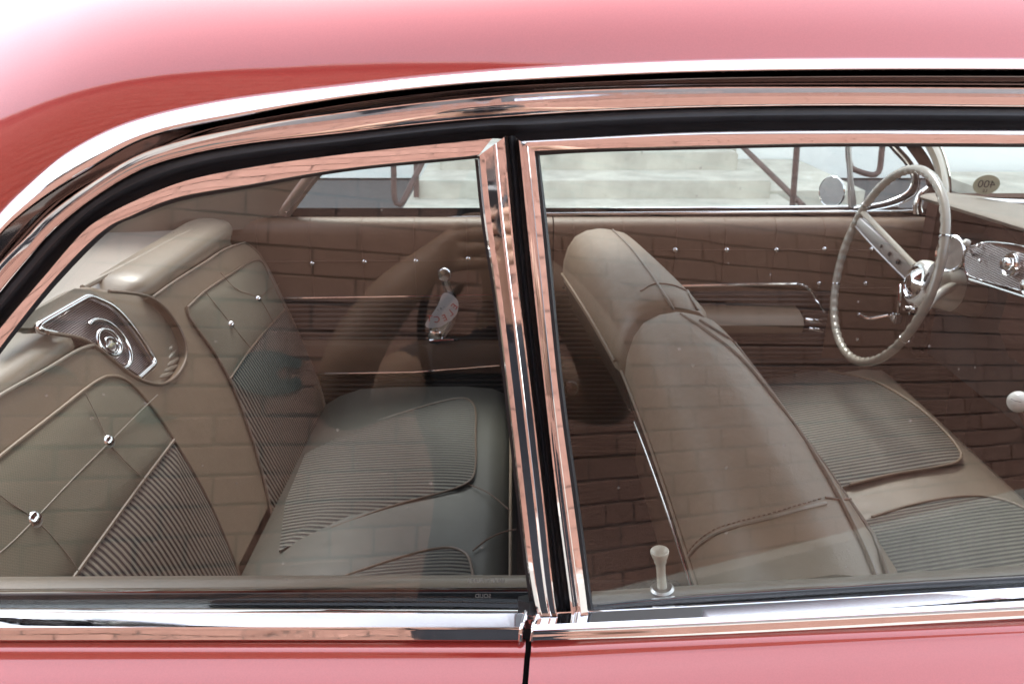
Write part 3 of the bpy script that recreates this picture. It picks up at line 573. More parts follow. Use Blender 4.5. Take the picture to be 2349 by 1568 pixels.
for (x,y) in ((657,487),): lathe('screw',[(.003,0),(.0025,.0015),(.0003,.002)],PY(x,y,1.546),(0,-1,0),M_chrome2,car,seg=10)
# vent window: divider bar and curved frame
strip('vent_divider',[(1934,300),(1940,350),(1946,478)],[(1950,300),(1957,400),(1966,480)],[(0,1.60),(0,1.57),(.3,1.565),(.6,1.57),(1,1.572),(1,1.60)],M_satin,car,n=10,fn=lambda x,y,w:PY(x,y,w),sharp=30)
vf=cr([(2020,300),(2052,338),(2088,380),(2099,415),(2088,442),(2050,463),(1995,476),(1962,481)],40)
tube('vent_frame',[PY(x,y,1.57) for x,y in vf],.009,M_rubber,car,seg=10)
tube('vent_frame_bead',[PY(x-5,y-4,1.563) for x,y in vf],.0028,M_chrome,car,seg=8)
tube('vent_frame_bead',[PY(x+9,y+5,1.565) for x,y in vf],.0035,M_chrome,car,seg=8)
tube('pillar_seal',[PY(x,y,1.56) for x,y in cr([(2060,290),(2095,335),(2125,380),(2140,430),(2128,478)],24)],.014,mat('brown_pillar_seal',(.05,.025,.02),.5),car,seg=10)
# windshield pillar: pale painted, chrome lip, kicks forward at the belt
strip('windshield_pillar',[(2085,280),(2118,330),(2140,375),(2148,430),(2150,470)],[(2110,280),(2150,330),(2170,380),(2178,440),(2176,470)],[(0,1.56),(0,1.51),(.25,1.495),(.5,1.49),(.8,1.50),(1,1.52),(1,1.56)],M_cream,car,n=24,fn=lambda x,y,w:PY(x,y,w))
tube('pillar_moulding',[PY(x,y,1.49) for x,y in cr([(2115,280),(2153,330),(2172,380),(2180,440),(2176,462)],24)],.0035,M_chrome,car)
tube('pillar_foot',[PY(x,y,1.50) for x,y in cr([(2128,430),(2112,445),(2104,470),(2106,488)],14)],[.006+.0004*i for i in range(14)],M_chrome,car,seg=12)
# round side mirror, seen through the far window
mm=lathe('side_mirror',[(.001,-.022),(.030,-.018),(.0405,-.006),(.0425,0),(.0405,.003),(.039,.0015),(.0005,.0015)],PY(1908,440,1.72),(-.86,-.5,.02),M_chrome,car,seg=40)
tube('mirror_stem',[PY(1914,455,1.735),PY(1920,478,1.74),PY(1925,500,1.70)],.007,M_chrome,mm)
# ---- windshield with its sticker
wsb=[PZ(2185,458,.985),PZ(2349,464,.985)]; dirw=wsb[1]-wsb[0]; w3=wsb[0]+dirw*6.0; 
top_=[np.array([-.16,-.0,.42])+wsb[0]-[0.05,0.06,0],np.array([-.16,0,.42])+w3]
ws=prism('windshield',[wsb[0],w3,top_[1],top_[0]],(.004,0,.001),M_glassf,car)
nw=np.cross(dirw,top_[0]-wsb[0]); nw/=np.linalg.norm(nw); 
if nw[0]>0: nw=-nw
ex=dirw/np.linalg.norm(dirw); ey=np.cross(nw,ex); ey=ey if ey[2]>0 else -ey
sc_=PN(2262,423,wsb[0],nw)+nw*.0015; sc2=PN(2293,423,wsb[0],nw); sc3=PN(2262,401,wsb[0],nw)
ra=abs(np.linalg.norm(sc2-sc_)); rb=abs(np.linalg.norm(sc3-sc_))
stk=prism('sticker',[sc_+ex*ra*math.cos(t)+ey*rb*math.sin(t) for t in np.linspace(0,2*math.pi,37)[:-1]],nw*.0006,M_sticker,ws)
rt=np.stack([-ex,ey,np.cross(-ex,ey)],1); 
text('sticker_number','400',rb*1.05,sc_+nw*.0012+ey*rb*.05,rt,M_ink,ws,ex=.0002); text('sticker_number','LE',rb*.45,sc_+nw*.0012-ey*rb*.6,rt,M_ink,ws,ex=.0002)
tube('windshield_moulding',[wsb[0],wsb[0]+dirw,w3],.006,M_chrome,car)
# ---- dashboard
XD=.93
E0=PN(2150,457,(XD,0,0),(1,0,0)); E1=PN(2349,516,(XD,0,0),(1,0,0)); de=E1-E0; E2=E0+de*((.1-E0[1])/de[1])
E0b=E0-de*.25
dash=[]; rows=[]
for e in (E0b,E0,(E0+E1)/2,E1,(E1+E2)/2,E2):
    f=wsb[0]+dirw*((e[1]-wsb[0][1])/dirw[1]) if abs(dirw[1])>1e-3 else e+[.3,0,0]
    rows.append([np.array([1.26,e[1],.965]),e+[.06,0,.004],e+[.02,0,.002],e+[.004,0,-.002],e+[0,0,-.006],e+[.004,0,-.012],e+[.02,0,-.018]])
V=[q for r in rows for q in r]; mesh('dash_pad',V,gridf(len(rows),7),M_dashtop,car,sharp=70)
V=[]
for q_,e in enumerate((E0b,E0,(E0+E1)/2,E1,(E1+E2)/2,E2)):
    e=e+np.array([.14 if q_<3 else 0,0,0])
    V+=[e+[.018-(.12 if q_<3 else 0),0,-.012],e+[.03,0,-.06],e+[.02,0,-.11],e+[.0,0,-.13],e+[-.005,0,-.20],e+[.03,0,-.26],e+[.12,0,-.30]]
db=mesh('dashboard',V,gridf(6,7),M_dash,car,sharp=60)
box('dash_end',(1.19,1.445,.78),(.40,.09,.40),M_dash,car,bev=.02)
box('dash_core',(1.2,.78,.75),(.36,1.45,.30),M_black,car)
FD=(XD-.004,0,.85)
def fd(px,py,off=0.0): return PN(px,py,(XD-.004-off,0,.85),(1,0,.06))
# radio: ribbed bright panel with knobs
rp_=[fd(2222,575),fd(2252,561),fd(2262,556),fd(2420,600),fd(2420,700),fd(2349,668),fd(2240,637),fd(2222,625),fd(2218,600)]
M_gr=pleats('ribbed_bright_metal',(.62,.58,.60),(.25,.22,.22),pitch=.0045,depth=.0006,rough=.25); bs(M_gr).inputs['Metallic'].default_value=.9
rpan=prism('radio',rp_,(-.006,0,0),M_gr,car,uv=[(p[1],p[2]) for p in rp_]*2)
prism('radio_housing',rp_,(.16,0,0),M_dash,rpan)
tube('radio_frame',[p+[-.006,0,0] for p in cr(rp_,60,True)[:-1]],.0022,M_chrome,rpan,closed=True)
kc=fd(2318,606,.012)
lathe('knob',[(.022,-.006),(.0225,0),(.0205,.004),(.0185,.001),(.012,.001),(.0115,.012),(.009,.015),(.0005,.016)],kc,(-1,0,.1),M_chrome,rpan,seg=32)
lathe('knob',[(.019,-.006),(.0195,0),(.0175,.004),(.010,.001),(.0098,.012),(.0005,.015)],fd(2362,655,.012),(-1,0,.1),M_chrome,rpan,seg=32)
for (x,y) in ((2246,563),(2250,598)): lathe('dash_screw',[(.004,0),(.004,.004),(.0005,.006)],fd(x,y,.01),(-1,0,.1),M_chrome,rpan,seg=12)
tube('heater_lever',[fd(2232,585,.006),fd(2226,572,.02),fd(2220,560,.035)],.003,M_chrome2,db); lathe('lever_knob',[(.001,-.006),(.006,-.003),(.007,.002),(.005,.007),(.0005,.008)],fd(2219,557,.035),(-1,0,.6),M_white,db,seg=14)
tube('dash_moulding',[fd(2225,640,.004),fd(2349,680,.004),fd(2460,722,.004)],.0035,M_chrome,db)
# clock / gauge beside the wheel
cg=PY(2186,582,1.19); gax=np.array([-.95,-.28,.1])
gg=lathe('gauge',[(.030,-.03),(.031,0),(.0385,.001),(.0395,.007),(.0365,.011),(.0335,.009),(.033,.003),(.0005,.003)],cg,gax,M_chrome,car,seg=40)
lathe('gauge_face',[(.0325,.0032),(.0325,.0045),(.0005,.0046)],cg,gax,mul_noise(mat('gauge_face_grey',(.25,.22,.2),.3,coat=1),60,.6),gg,seg=32)
# steering wheel
wc=np.array([.808,1.25,.862]); al=R(12.8); wr=.212; wu=np.array([math.sin(al),0,math.cos(al)]); wv=np.array([0,1.,0]); wx=np.array([-math.cos(al),0,math.sin(al)])
sw=empty('steering_assembly_anchor',wc,'x','x'); COL.objects.unlink(sw); bpy.data.objects.remove(sw)
rim=[];rr=[]
for i in range(288):
    t=2*math.pi*i/288; rim.append(wc+wr*(math.cos(t)*wu+math.sin(t)*wv))
def rimring():
    V=[];seg=12;n=432
    for i in range(n):
        t=2*math.pi*i/n; rd=math.cos(t)*wu+math.sin(t)*wv
        fing=.0009*math.sin(t*58)*(1 if (abs(math.sin(t*1.0+.0))>.0) else 0)
        for k in range(seg):
            w=2*math.pi*k/seg; cw,sw_=math.cos(w),math.sin(w); r_=.0098+(fing if cw<-.3 else 0)
            V.append(wc+rd*(wr+r_*cw)+wx*r_*.95*sw_)
    return V,gridf(n,seg,True)+[((n-1)*seg+j,(n-1)*seg+(j+1)%seg,(j+1)%seg,j) for j in range(seg)]
v,f=rimring(); swm=mesh('steering_wheel',v,f,M_wheel,car,sharp=70)
hub=wc+np.array([.080,0,-.036])
lathe('hub',[(.046,-.05),(.05,-.03),(.052,-.012),(.050,.0),(.044,.006),(.040,.004),(.030,.006),(.020,.014),(.008,.018),(.0005,.018)],hub,wx,[M_colpale],swm,seg=36)
lathe('horn_cap',[(.040,.004),(.0395,.010),(.034,.012),(.030,.009),(.018,.020),(.010,.022),(.0005,.023)],hub,wx,M_chrome,swm,seg=36)
def spoke(t,w0_,w1_):
    rd=math.cos(t)*wu+math.sin(t)*wv; tg=-math.sin(t)*wu+math.cos(t)*wv; V=[]
    for i in range(9):
        s=i/8; c=(hub+rd*.036)*(1-s)+(wc+rd*(wr-.006))*s+wx*.004*math.sin(s*3.1); hw=w0_+(w1_-w0_)*s
        for a,b in ((-1,-.006),(-1,.001),(-.8,.005),(-.72,.0025),(0,.003),(.72,.0025),(.8,.005),(1,.001),(1,-.006)): V.append(c+tg*hw*a+wx*b)
    return V,gridf(9,9)+[tuple(range(9)),tuple(range(72,81))]
# one spoke to the far side, one to the near, one down
for t in (R(74),R(-74)):
    v,f=spoke(t,.024,.014); s_=mesh('spoke',v,f,M_satin,swm,sharp=30)
    rd=math.cos(t)*wu+math.sin(t)*wv
    for i,q in enumerate((.07,.095,.12)): lathe('spoke_hole',[(.0062-.001*i,0),(.0062-.001*i,.0012),(.0052-.001*i,.0014),(.0005,.0006)],(hub+rd*.036)*(1-(q-.036)/(wr-.042))+(wc+rd*(wr-.006))*((q-.036)/(wr-.042))+wx*.0075,wx,M_black,swm,seg=14)
tube('spoke_cover',[hub+wu*.030+wv*.030+wx*.006,wc+(math.cos(R(67))*wu+math.sin(R(67))*wv)*(wr-.006)],.0065,M_cream,swm,seg=10)
tube('horn_ring',cr([hub+wx*.02-wu*.02+wv*.03,hub+wx*.022-wu*.052-wv*.0,hub+wx*.020-wu*.078-wv*.012],14),.004,M_chrome,swm)
box('horn_ring_block',hub+wx*.02-wu*.085-wv*.014,(.016,.02,.022),M_chrome,swm,bev=.003)
for t in (R(62),R(118),R(-118),R(-58)):
    rd=math.cos(t)*wu+math.sin(t)*wv; tg=-math.sin(t)*wu+math.cos(t)*wv; lathe('rim_band',[(.0095,-.0012),(.0112,-.0012),(.0112,.0012),(.0095,.0012)],wc+rd*wr,tg,M_chrome,swm,seg=14)
lathe('steering_column',[(.047,-.26),(.0485,-.125),(.0485,-.088),(.046,-.085)],hub,wx,M_column,car,seg=40)
lathe('column_shroud',[(.044,-.0845),(.0475,-.083),(.0470,-.050),(.0455,-.030),(.044,-.012)],hub,wx,M_colpale,car,seg=40)
tube('turn_signal_lever',cr([PY(2105,640,1.28),PY(2078,610,1.33),PY(2040,582,1.38),PY(2024,574,1.40)],16),.0038,M_chrome2,car); lathe('lever_end',[(.001,-.012),(.009,-.008),(.011,0),(.009,.01),(.001,.014)],PY(2021,574,1.40),(-.5,.8,.2),M_chrome2,car,seg=16)
tube('shift_lever',cr([PY(2186,655,1.22),PY(2168,664,1.20),PY(2146,682,1.18),PY(2130,706,1.16),PY(2117,724,1.15)],16),[.013-.00065*i for i in range(16)],M_colpale,car,seg=10)
lathe('ignition_switch',[(.012,-.01),(.013,0),(.006,.002),(.0055,.016),(.0005,.017)],PY(2090,708,1.20),(-1,-.1,.1),M_chrome,car,seg=18)
# floor shifter ball
sb=PY(2337,921,.62); sr=.0160
gs=lathe('gear_knob',[(sr*math.sin(t),-sr*math.cos(t)) for t in np.linspace(.02,math.pi-.02,16)],sb,(-.45,-.6,.66),M_white,car,seg=28)
tube('gear_lever',[sb+[.004,.004,-.012],sb+[.09,.05,-.12],sb+[.20,.10,-.34]],.0040,M_dash,gs)
tube('shift_pattern',cr([sb+np.array(q)*sr*1.01 for q in ((-.9,-.2,.4),(-.72,-.6,.36),(-.35,-.85,.38))],9),.0004,M_ink,gs,seg=5)
# courtesy lamp low on the far side, sill plate
cl_=PY(1310,889,1.488)
lm=lathe('courtesy_lamp',[(.020,0),(.0205,.004),(.0175,.008),(.016,.004)],cl_,(0,-1,.1),M_chrome,car,seg=28); lathe('lamp_lens',[(.0162,.001),(.0155,.006),(.010,.009),(.0005,.010)],cl_,(0,-1,.1),M_redlens,lm,seg=24)
tube('sill_plate',[PY(1200,979,1.47),PY(1460,977,1.47)],.004,M_chrome2,car)
# ---- package shelf
sh=sweepx('package_shelf',[(-1.20,.90),(-.95,.915),(-.80,.918),(-.755,.915),(-.74,.905),(-.74,.6),(-1.2,.6)],.12,1.40,leather('shelf_vinyl',(.24,.20,.17),.5),car,axis=1,closed=True)
tube('shelf_edge',cr([PY(255,545,1.48),PY(340,539,1.48),PY(440,531,1.48)],12),.006,M_vinyl,sh)
# ---- rear seat: back plane S, cushion plane
SP=(-.62,0,.85); SN=np.array([1,0,.35]); SN=SN/np.linalg.norm(SN)
def S(px,py,off=0.0): return PN(px,py,np.array(SP)+SN*off,SN)
def Sw(Y,z,off=0.0): return np.array([SP[0]+.35*(SP[2]-z),Y,z])+SN*off
rs=sweepx('rear_seat',[(-.78,.42),(-.74,.88),(-.70,.885),(-.672,.87),(-.50,.40),(-.47,.34)],.10,1.44,M_vinyl,car,axis=1,closed=True)
# main upholstered face with the speaker bay cut out of it
NB=[(40,762),(110,763),(190,777),(225,798),(262,828),(300,858),(338,877),(372,881),(400,866),(420,838),(428,808),(420,770),(400,733),(372,700),(345,682),(300,672),(250,668),(180,660)]
pipN=[(-250,1060),(-120,985),(0,907),(110,845),(180,803),(215,790)]; pipF=[(350,682),(400,646),(470,602),(520,570),(562,556)]
farE=[(562,556),(585,572),(606,600),(655,700),(700,800),(738,900),(752,960)]
face=[S(x,y) for x,y in cr(pipN,16)[:-1]]+[S(x,y) for x,y in cr(NB[3:15],44)]+[S(x,y) for x,y in cr(pipF,14)[1:]]+[S(x,y) for x,y in cr(farE,16)[1:]]
yfar=face[-1][1]; face+=[Sw(yfar,.46),Sw(.10,.46),Sw(.10,.91)]
prism('seat_back_face',face,-SN*.05,M_vinyl,rs,smooth=False)
# rolled top bolsters
def bolster(y0,y1,tap0,tap1,mt):
    V=[];n=26;pr=[(-.665,.845),(-.6445,.905),(-.646,.917),(-.652,.927),(-.666,.934),(-.695,.939),(-.722,.939),(-.742,.932),(-.751,.912),(-.75,.86)]
    c=np.array([-.70,.90])
    for i in range(n):
        s=i/(n-1); y=y0+(y1-y0)*s; e=1.0
        if tap0 and s<.12: e=math.sqrt(max(0,1-(1-s/.12)**2))*.55+.45
        if tap1 and s>.88: e=math.sqrt(max(0,1-((s-.88)/.12)**2))*.55+.45
        for a,z in pr:
            q=c+(np.array([a,z])-c)*np.array([e if tap0 or tap1 else 1,e]); V.append((q[0],y,q[1]))
    return mesh('top_bolster',V,gridf(n,10)+[tuple(range(10)),tuple(range((n-1)*10,n*10))],mt,rs)
bolster(.10,.685,False,True,M_vinyl2); bolster(.885,1.43,True,True,M_vinyl2)
# speaker bay: padded hollow, wrinkled
bay=[S(x,y,-.017) for x,y in cr(NB[3:]+NB[:3],60,True)[:-1]]
V=[]
padb=pad('speaker_bay',bay,SN,.004,leather('bay_vinyl',(.22,.17,.125),.36),rs,uvf=lambda v:(v[1],v[2]),back=.0)
prism('speaker_bay_top',[S(x,y,-.006) for x,y in ((20,752),(60,722),(120,690),(172,661),(205,664),(262,694),(225,680),(200,675),(184,682),(128,713),(82,741),(74,752))],-SN*.02,M_vinyl2,rs)
box('speaker_bay_back',(-.72,.79,.895),(.09,.24,.03),M_vinyl2,rs,bev=.008)
for i,(a,b) in enumerate((((405,800),(372,835)),((415,818),(362,850)),((418,833),(352,862)),((405,852),(345,872)),((395,790),(378,812)))):
    p1,p2=S(a[0],a[1],-.016),S(b[0],b[1],-.022); tube('fold',cr([p1,(p1+p2)/2+SN*.004,p2],10),[.001,.0018,.0028,.0036,.0042,.004,.0034,.0026,.0018,.001],M_vinyl2,rs,seg=8)
# speaker plate
spo=[(88,746),(200,684),(214,681),(232,689),(262,708),(292,740),(325,788),(352,828),(352,838),(322,868),(300,855),(262,826),(215,792),(160,775),(110,762)]
spp=[S(x,y,-.010) for x,y in spo]
M_sp=pleats('ribbed_speaker_metal',(.42,.36,.36),(.13,.10,.10),pitch=.0030,depth=.0006,rough=.28); bs(M_sp).inputs['Metallic'].default_value=.85
sk=prism('speaker',[S(x,y,-.012) for x,y in [(100,748),(203,692),(228,694),(262,716),(318,790),(345,832),(320,860),(262,822),(215,788),(160,771)]],-SN*.012,M_sp,rs,uv=[(p[1],p[2]) for p in [S(x,y,-.012) for x,y in [(100,748),(203,692),(228,694),(262,716),(318,790),(345,832),(320,860),(262,822),(215,788),(160,771)]]]*2)
fr=cr([(318,868),(340,848),(352,836),(353,829),(346,815),(318,772),(285,730),(255,703),(225,688),(210,682),(200,682),(186,689),(130,721),(92,744),(87,749),(92,756),(125,764)],110)
tube('speaker_frame',[S(x,y,-.006) for x,y in fr],.0058,M_chrome,rs,seg=10)
def ell(cx,cy,rx,ry,ang,t0,t1,n,off):
    ca_,sa_=math.cos(ang),math.sin(ang); return [S(cx+rx*math.cos(t)*ca_-ry*math.sin(t)*sa_,cy+rx*math.cos(t)*sa_+ry*math.sin(t)*ca_,off) for t in np.linspace(t0,t1,n)]
AN=R(52)
tube('speaker_ring',ell(250,790,66,36,AN,R(20),R(-195),50,-.006),.0042,M_chrome,rs,seg=10)
tube('speaker_ring',ell(250,786,34,21,AN,0,2*math.pi,49,-.004)[:-1],.0040,M_chrome,rs,seg=10,closed=True)
pad('speaker_cone',ell(250,786,34,21,AN,0,2*math.pi,41,-.009)[:-1],SN,-.008,mat('cone_brown',(.07,.04,.035),.35,metal=.3),rs,back=0)
tube('speaker_ring',ell(256,790,19,12,AN,0,2*math.pi,41,-.004)[:-1],.0018,M_chrome2,rs,seg=8,closed=True)
pad('speaker_badge',ell(256,791,14,9,AN,0,2*math.pi,31,-.006)[:-1],SN,.002,M_satin,rs)
prism('badge_emblem',[S(256+a*1.0,791+b*1.0,-.003) for a,b in ((-9,2),(-3,1),(-1,-4),(9,-5),(8,-1),(2,0),(0,5),(-8,6))],SN*.001,mat('pale_brass',(.6,.55,.4),.3,metal=1),rs)
# piping
def piping(pts,r=.0026,par=rs,m=M_pipe,fn=S,off=.001,n=60,closed=False,name='piping'):
    c=cr(pts,n,closed); c=c[:-1] if closed else c
    return tube(name,[fn(x,y,off) for x,y in c],r,m,par,seg=8,closed=closed)
piping(pipN,.0030,m=M_vinyl2); piping(pipF,.0028); piping(NB[1:-1],.0030,n=90); piping(farE,.0020)
piping([(440,530),(400,549),(300,603),(190,660)],.0055,m=M_vinyl2,off=-.085,fn=lambda x,y,o:PZ(x,y,.935))
# inserts: cloth above, ribbed below
uvS=lambda v:(v[2]*1.06,v[1])
def rcorner(pts,n=16): return cr(pts,n)
farC=[(430,705),(470,668),(530,628),(583,597),(600,600),(622,640),(655,708),(618,748),(575,800),(527,870),(490,805),(450,750),(433,722)]
nearC=[(-230,1240),(-100,1130),(0,1046),(120,952),(225,872),(250,862),(285,868),(322,900),(370,962),(400,1008),(330,1100),(250,1210),(160,1335),(60,1470),(-230,1900)]
def polyc(pts,n): 
    out=[]
    for i in range(len(pts)):
        a=np.array(pts[i],float); b=np.array(pts[(i+1)%len(pts)],float); k=max(2,int(np.linalg.norm(b-a)/n))
        out+= [a+(b-a)*j/k for j in range(k)]
    return out
def insert(pts,h,m,off,name,uvf,fn=S,nrm=SN,par=rs,step=22):
    sm=polyc(pts,step); return pad(name,[fn(x,y,off) for x,y in sm],nrm,h,m,par,uvf=uvf,back=.004)
insert(farC,.007,M_cloth,.0025,'cloth_insert',uvS); insert(nearC,.010,M_cloth,.0025,'cloth_insert',uvS)
ftr=[(527,870),(575,800),(618,748),(655,708),(690,775),(725,860),(748,960),(760,1060),(757,1130),(720,1200),(640,1240),(618,1150),(590,1040),(560,950)]
ntr=[(400,1010),(330,1100),(250,1210),(160,1335),(60,1470),(200,1700),(600,1700),(598,1520),(583,1420),(555,1335),(520,1240),(480,1150),(440,1075)]
insert(ftr,.010,M_pleat,.0020,'ribbed_insert',lambda v:(v[2],v[1])); insert(ntr,.018,M_pleat,.0020,'ribbed_insert',lambda v:(v[2],v[1]))
piping(farC[:6]+[(655,708)],.0026,off=.004); piping([(655,708),(618,748),(575,800),(527,870)],.0022,off=.004); piping([(430,705),(433,722),(450,750),(490,805),(527,870),(560,950),(590,1040),(618,1150),(636,1250)],.0026,off=.004)
piping(nearC[:10],.0026,off=.004,m=M_vinyl); piping([(400,1008),(330,1100),(250,1210),(160,1335),(60,1470)],.0028,off=.005); piping([(400,1010),(440,1075),(480,1150),(520,1240),(555,1335),(583,1420),(598,1520)],.0024,off=.004)
for L_ in ([(196,1107-18),(320,935)],): pass
for pts in ([(-60,1085),(20,1150),(80,1190),(150,1265),(180,1308)],[(-60,1312),(20,1250),(80,1190),(170,1095),(252,1013),(330,935),(362,905)],[(195,1100-200),(225,960),(250,1012),(290,1060),(332,1098)]):
    piping(pts,.0008,m=M_vinyl2,off=.0125,n=20,name='quilting_seam')
for pts in ([(505,625),(545,665),(592,683),(628,740)],[(470,668),(532,745),(575,798)],[(590,685),(640,650)]):
    piping(pts,.0007,m=M_thread,off=.0095,n=16,name='quilting_seam')
for (x,y,r) in ((250,1012,.0105),(80,1191,.0115),(530,744,.0075),(592,685,.0075)):
    lathe('button',[(r*1.05,-.003),(r,.001),(r*.82,.004),(r*.5,.0062),(.0004,.0068)],S(x,y,.011),SN,M_chrome,rs,seg=18)
# cushion
CZ=.515
def Cc(px,py,off=0.0): return PN(px,py,(0,0,CZ+off),(-.05,0,1))
cu=sweepx('rear_cushion',[(-.55,.25),(-.47,.46),(-.43,CZ-.03),(-.38,CZ-.012),(-.30,CZ-.006),(-.12,CZ-.004),(-.05,CZ-.010),(-.022,CZ-.022),(-.008,CZ-.045),(-.004,.40),(.01,.26)],.10,1.40,leather('cushion_vinyl',(.085,.082,.070),.45),car,axis=1,closed=True,n=2)
uvC=lambda v:(v[0],v[1])
c1=[(700,1040),(780,1000),(865,965),(960,935),(1045,914),(1072,914),(1088,930),(1091,1000),(1090,1075),(1082,1098),(1055,1115),(900,1160),(760,1210),(640,1262),(655,1150)]
c2=[(640,1375),(770,1328),(880,1290),(985,1260),(1040,1256),(1070,1270),(1082,1300),(1090,1420),(1090,1600),(600,1600)]
insert(c1,.010,M_pleat2,.006,'ribbed_insert',uvC,fn=Cc,nrm=(0,0,1),par=cu); insert(c2,.009,M_pleat2,.006,'ribbed_insert',uvC,fn=Cc,nrm=(0,0,1),par=cu)
piping(c1[2:13],.0024,par=cu,fn=Cc,off=.007); piping(c2[:9],.0026,par=cu,fn=Cc,off=.007)
tube('piping',[(-.003,y,CZ-.030) for y in np.linspace(.12,1.39,30)],.0030,M_vinyl,cu,seg=8)
piping([(1085,1262),(1120,1235),(1160,1218),(1185,1213)],.0014,par=cu,fn=Cc,m=M_thread,off=.001,name='seam'); piping([(1070,1108),(1120,1130),(1170,1170)],.0009,par=cu,fn=Cc,m=M_thread,off=.001,name='seam')
# ---- front seat: bench with split backrests
def fprofile(hump=1.0):
    return [(.38,.42),(.335,.52),(.275,.62),(.214,.70),(.190,.775),(.186,.800),(.188,.826),(.197,.858),(.214,.884),(.242,.8985),(.272,.9035),(.285,.9025),(.305,.899),(.328,.893),(.345,.878),(.352,.85),(.42,.50),(.44,.42)]
fsx=car
def backrest(y0,y1,x_shift,name='backrest'):
    V=[];n=22; pr=fprofile(); m=len(pr); U=[]
    for i in range(n):
        s=i/(n-1); y=y0+(y1-y0)*s
        ed=min(s,1-s)*(y1-y0); e=1-.16*max(0,1-ed/.022)**2.5
        for j,(a,z) in enumerate(pr):
            cz=.72; cx=.29; crown=.007*(1-abs(2*s-1)**5)
            V.append((cx+(a-cx)*(.5+.5*e)+x_shift(y),y,cz+(z-cz)*(.86+.14*e)+(crown if z>.8 else 0)))
    return mesh(name,V,gridf(n,m,True)+[tuple(range(m)),tuple(range((n-1)*m,n*m))],[M_vinyl,M_backshade],fs,sharp=75,mi=[(1 if (k%m) in (1,2,3) and k<(n-1)*m else 0) for k in range((n-1)*m+2)])
M_backshade=mat('shaded_seat_back_board',(.018,.013,.010),.7,spec=.1)  # shade of the backrests' lower rear faces, put into a dark colour
fs=box('front_seat',(.62,.78,.36),(.60,1.30,.20),M_vinyld,car,bev=.03)
def xs(y):   # the bench bows gently in plan
    return -.045*((y-.42)/.95)**2*(1 if y>.42 else .3)+.012
b1=backrest(.12,.835,xs); b2=backrest(.862,1.45,lambda y:xs(y)-.004-.024*(y-.862)/.588)
def top_line(ox,z,y0,y1,r,m,par,n=40,name='piping'):
    return tube(name,[(ox+xs(y),y,z(y) if callable(z) else z) for y in np.linspace(y0,y1,n)],r,m,par,seg=8)
cz1=lambda y:.9035+.012*math.sin(max(0,min(1,(y-.12)/.715))*math.pi); cz2=lambda y:.9035+.012*math.sin((y-.862)/.588*math.pi)
BV={}
def onto(o,px,py,off=.001):
    "where the view line meets this part's surface"
    from mathutils.bvhtree import BVHTree
    if o.name not in BV:
        L0=Vector(WL[o.name]); BV[o.name]=(BVHTree.FromPolygons([v.co+L0 for v in o.data.vertices],[tuple(p.vertices) for p in o.data.polygons]))
    d=Vector(ray(px,py)).normalized(); h=BV[o.name].ray_cast(Vector(CP),d)
    if h[0] is None: return None
    n=h[1] if h[1].dot(d)<0 else -h[1]
    return np.array(h[0]+n*off)
def trace(name,o,pts,r,m,n=50,off=.001,seg=8):
    P=[onto(o,x,y,off) for x,y in cr(pts,n)]; P=[p for p in P if p is not None]
    if len(P)>3:
        P=np.array(P); Q=P.copy(); Q[1:-1]=(P[:-2]+P[1:-1]*2+P[2:])/4; return tube(name,Q,r,m,o,seg=seg)
trace('piping',b1,[(1548,712),(1610,752),(1700,822),(1800,945),(1880,1062),(1950,1190),(2000,1300),(2015,1345)],.0026,M_pipe)
trace('piping',b1,[(1606,736),(1690,792),(1760,868),(1860,1000),(1950,1120),(1998,1220),(2032,1312),(2042,1350)],.0026,M_pipe)
trace('piping',b2,[(1405,528),(1440,562),(1490,625),(1545,710)],.0024,M_pipe); trace('piping',b2,[(1490,572),(1560,642),(1600,712)],.0022,M_pipe)
tube('piping',[(.1845+xs(y),y,.795) for y in np.linspace(.125,.825,30)],.0026,M_vinyl,b1); tube('piping',[(.1845+xs(y)-.004-.024*(y-.862)/.588,y,.795) for y in np.linspace(.872,1.425,24)],.0026,M_vinyl,b2)
tube('chrome_bead',[(.211+xs(y),y,.70) for y in np.linspace(.13,.82,20)],.0022,M_chrome2,b1); tube('chrome_bead',[(.211+xs(y),y,.70) for y in np.linspace(.87,1.38,20)],.0022,M_chrome2,b2)
trace('seam',b1,[(1578,1282),(1592,1262),(1612,1244),(1640,1226),(1680,1210),(1760,1190),(1840,1168),(1893,1155)],.0022,M_vinyl2); 
ST=cr([(1576,1274),(1590,1252),(1610,1233),(1640,1214),(1680,1200),(1760,1180),(1840,1156),(1888,1142)],30)
for k in range(0,29): trace('stitch',b1,[tuple(ST[k]),tuple(ST[k]*.45+ST[k+1]*.55)],.0006,M_thread,n=5,off=.0008,seg=5)
trace('seam',b1,[(1893,1142),(1935,1146),(1968,1142)],.0012,M_thread)
trace('seam',b2,[(1470,668),(1500,652),(1545,655),(1580,670)],.0010,M_thread)
for (x,y,a) in ((1315,658,1.30),(1415,905,.60)):
    p_=PN(x,y,(.158,0,.7),(1,0,.3)); lathe('seat_button',[(.006,-.004),(.0065,.002),(.005,.006),(.0004,.007)],p_,(-1,-.2,.2),M_chrome,b1 if y>700 else b2,seg=14)
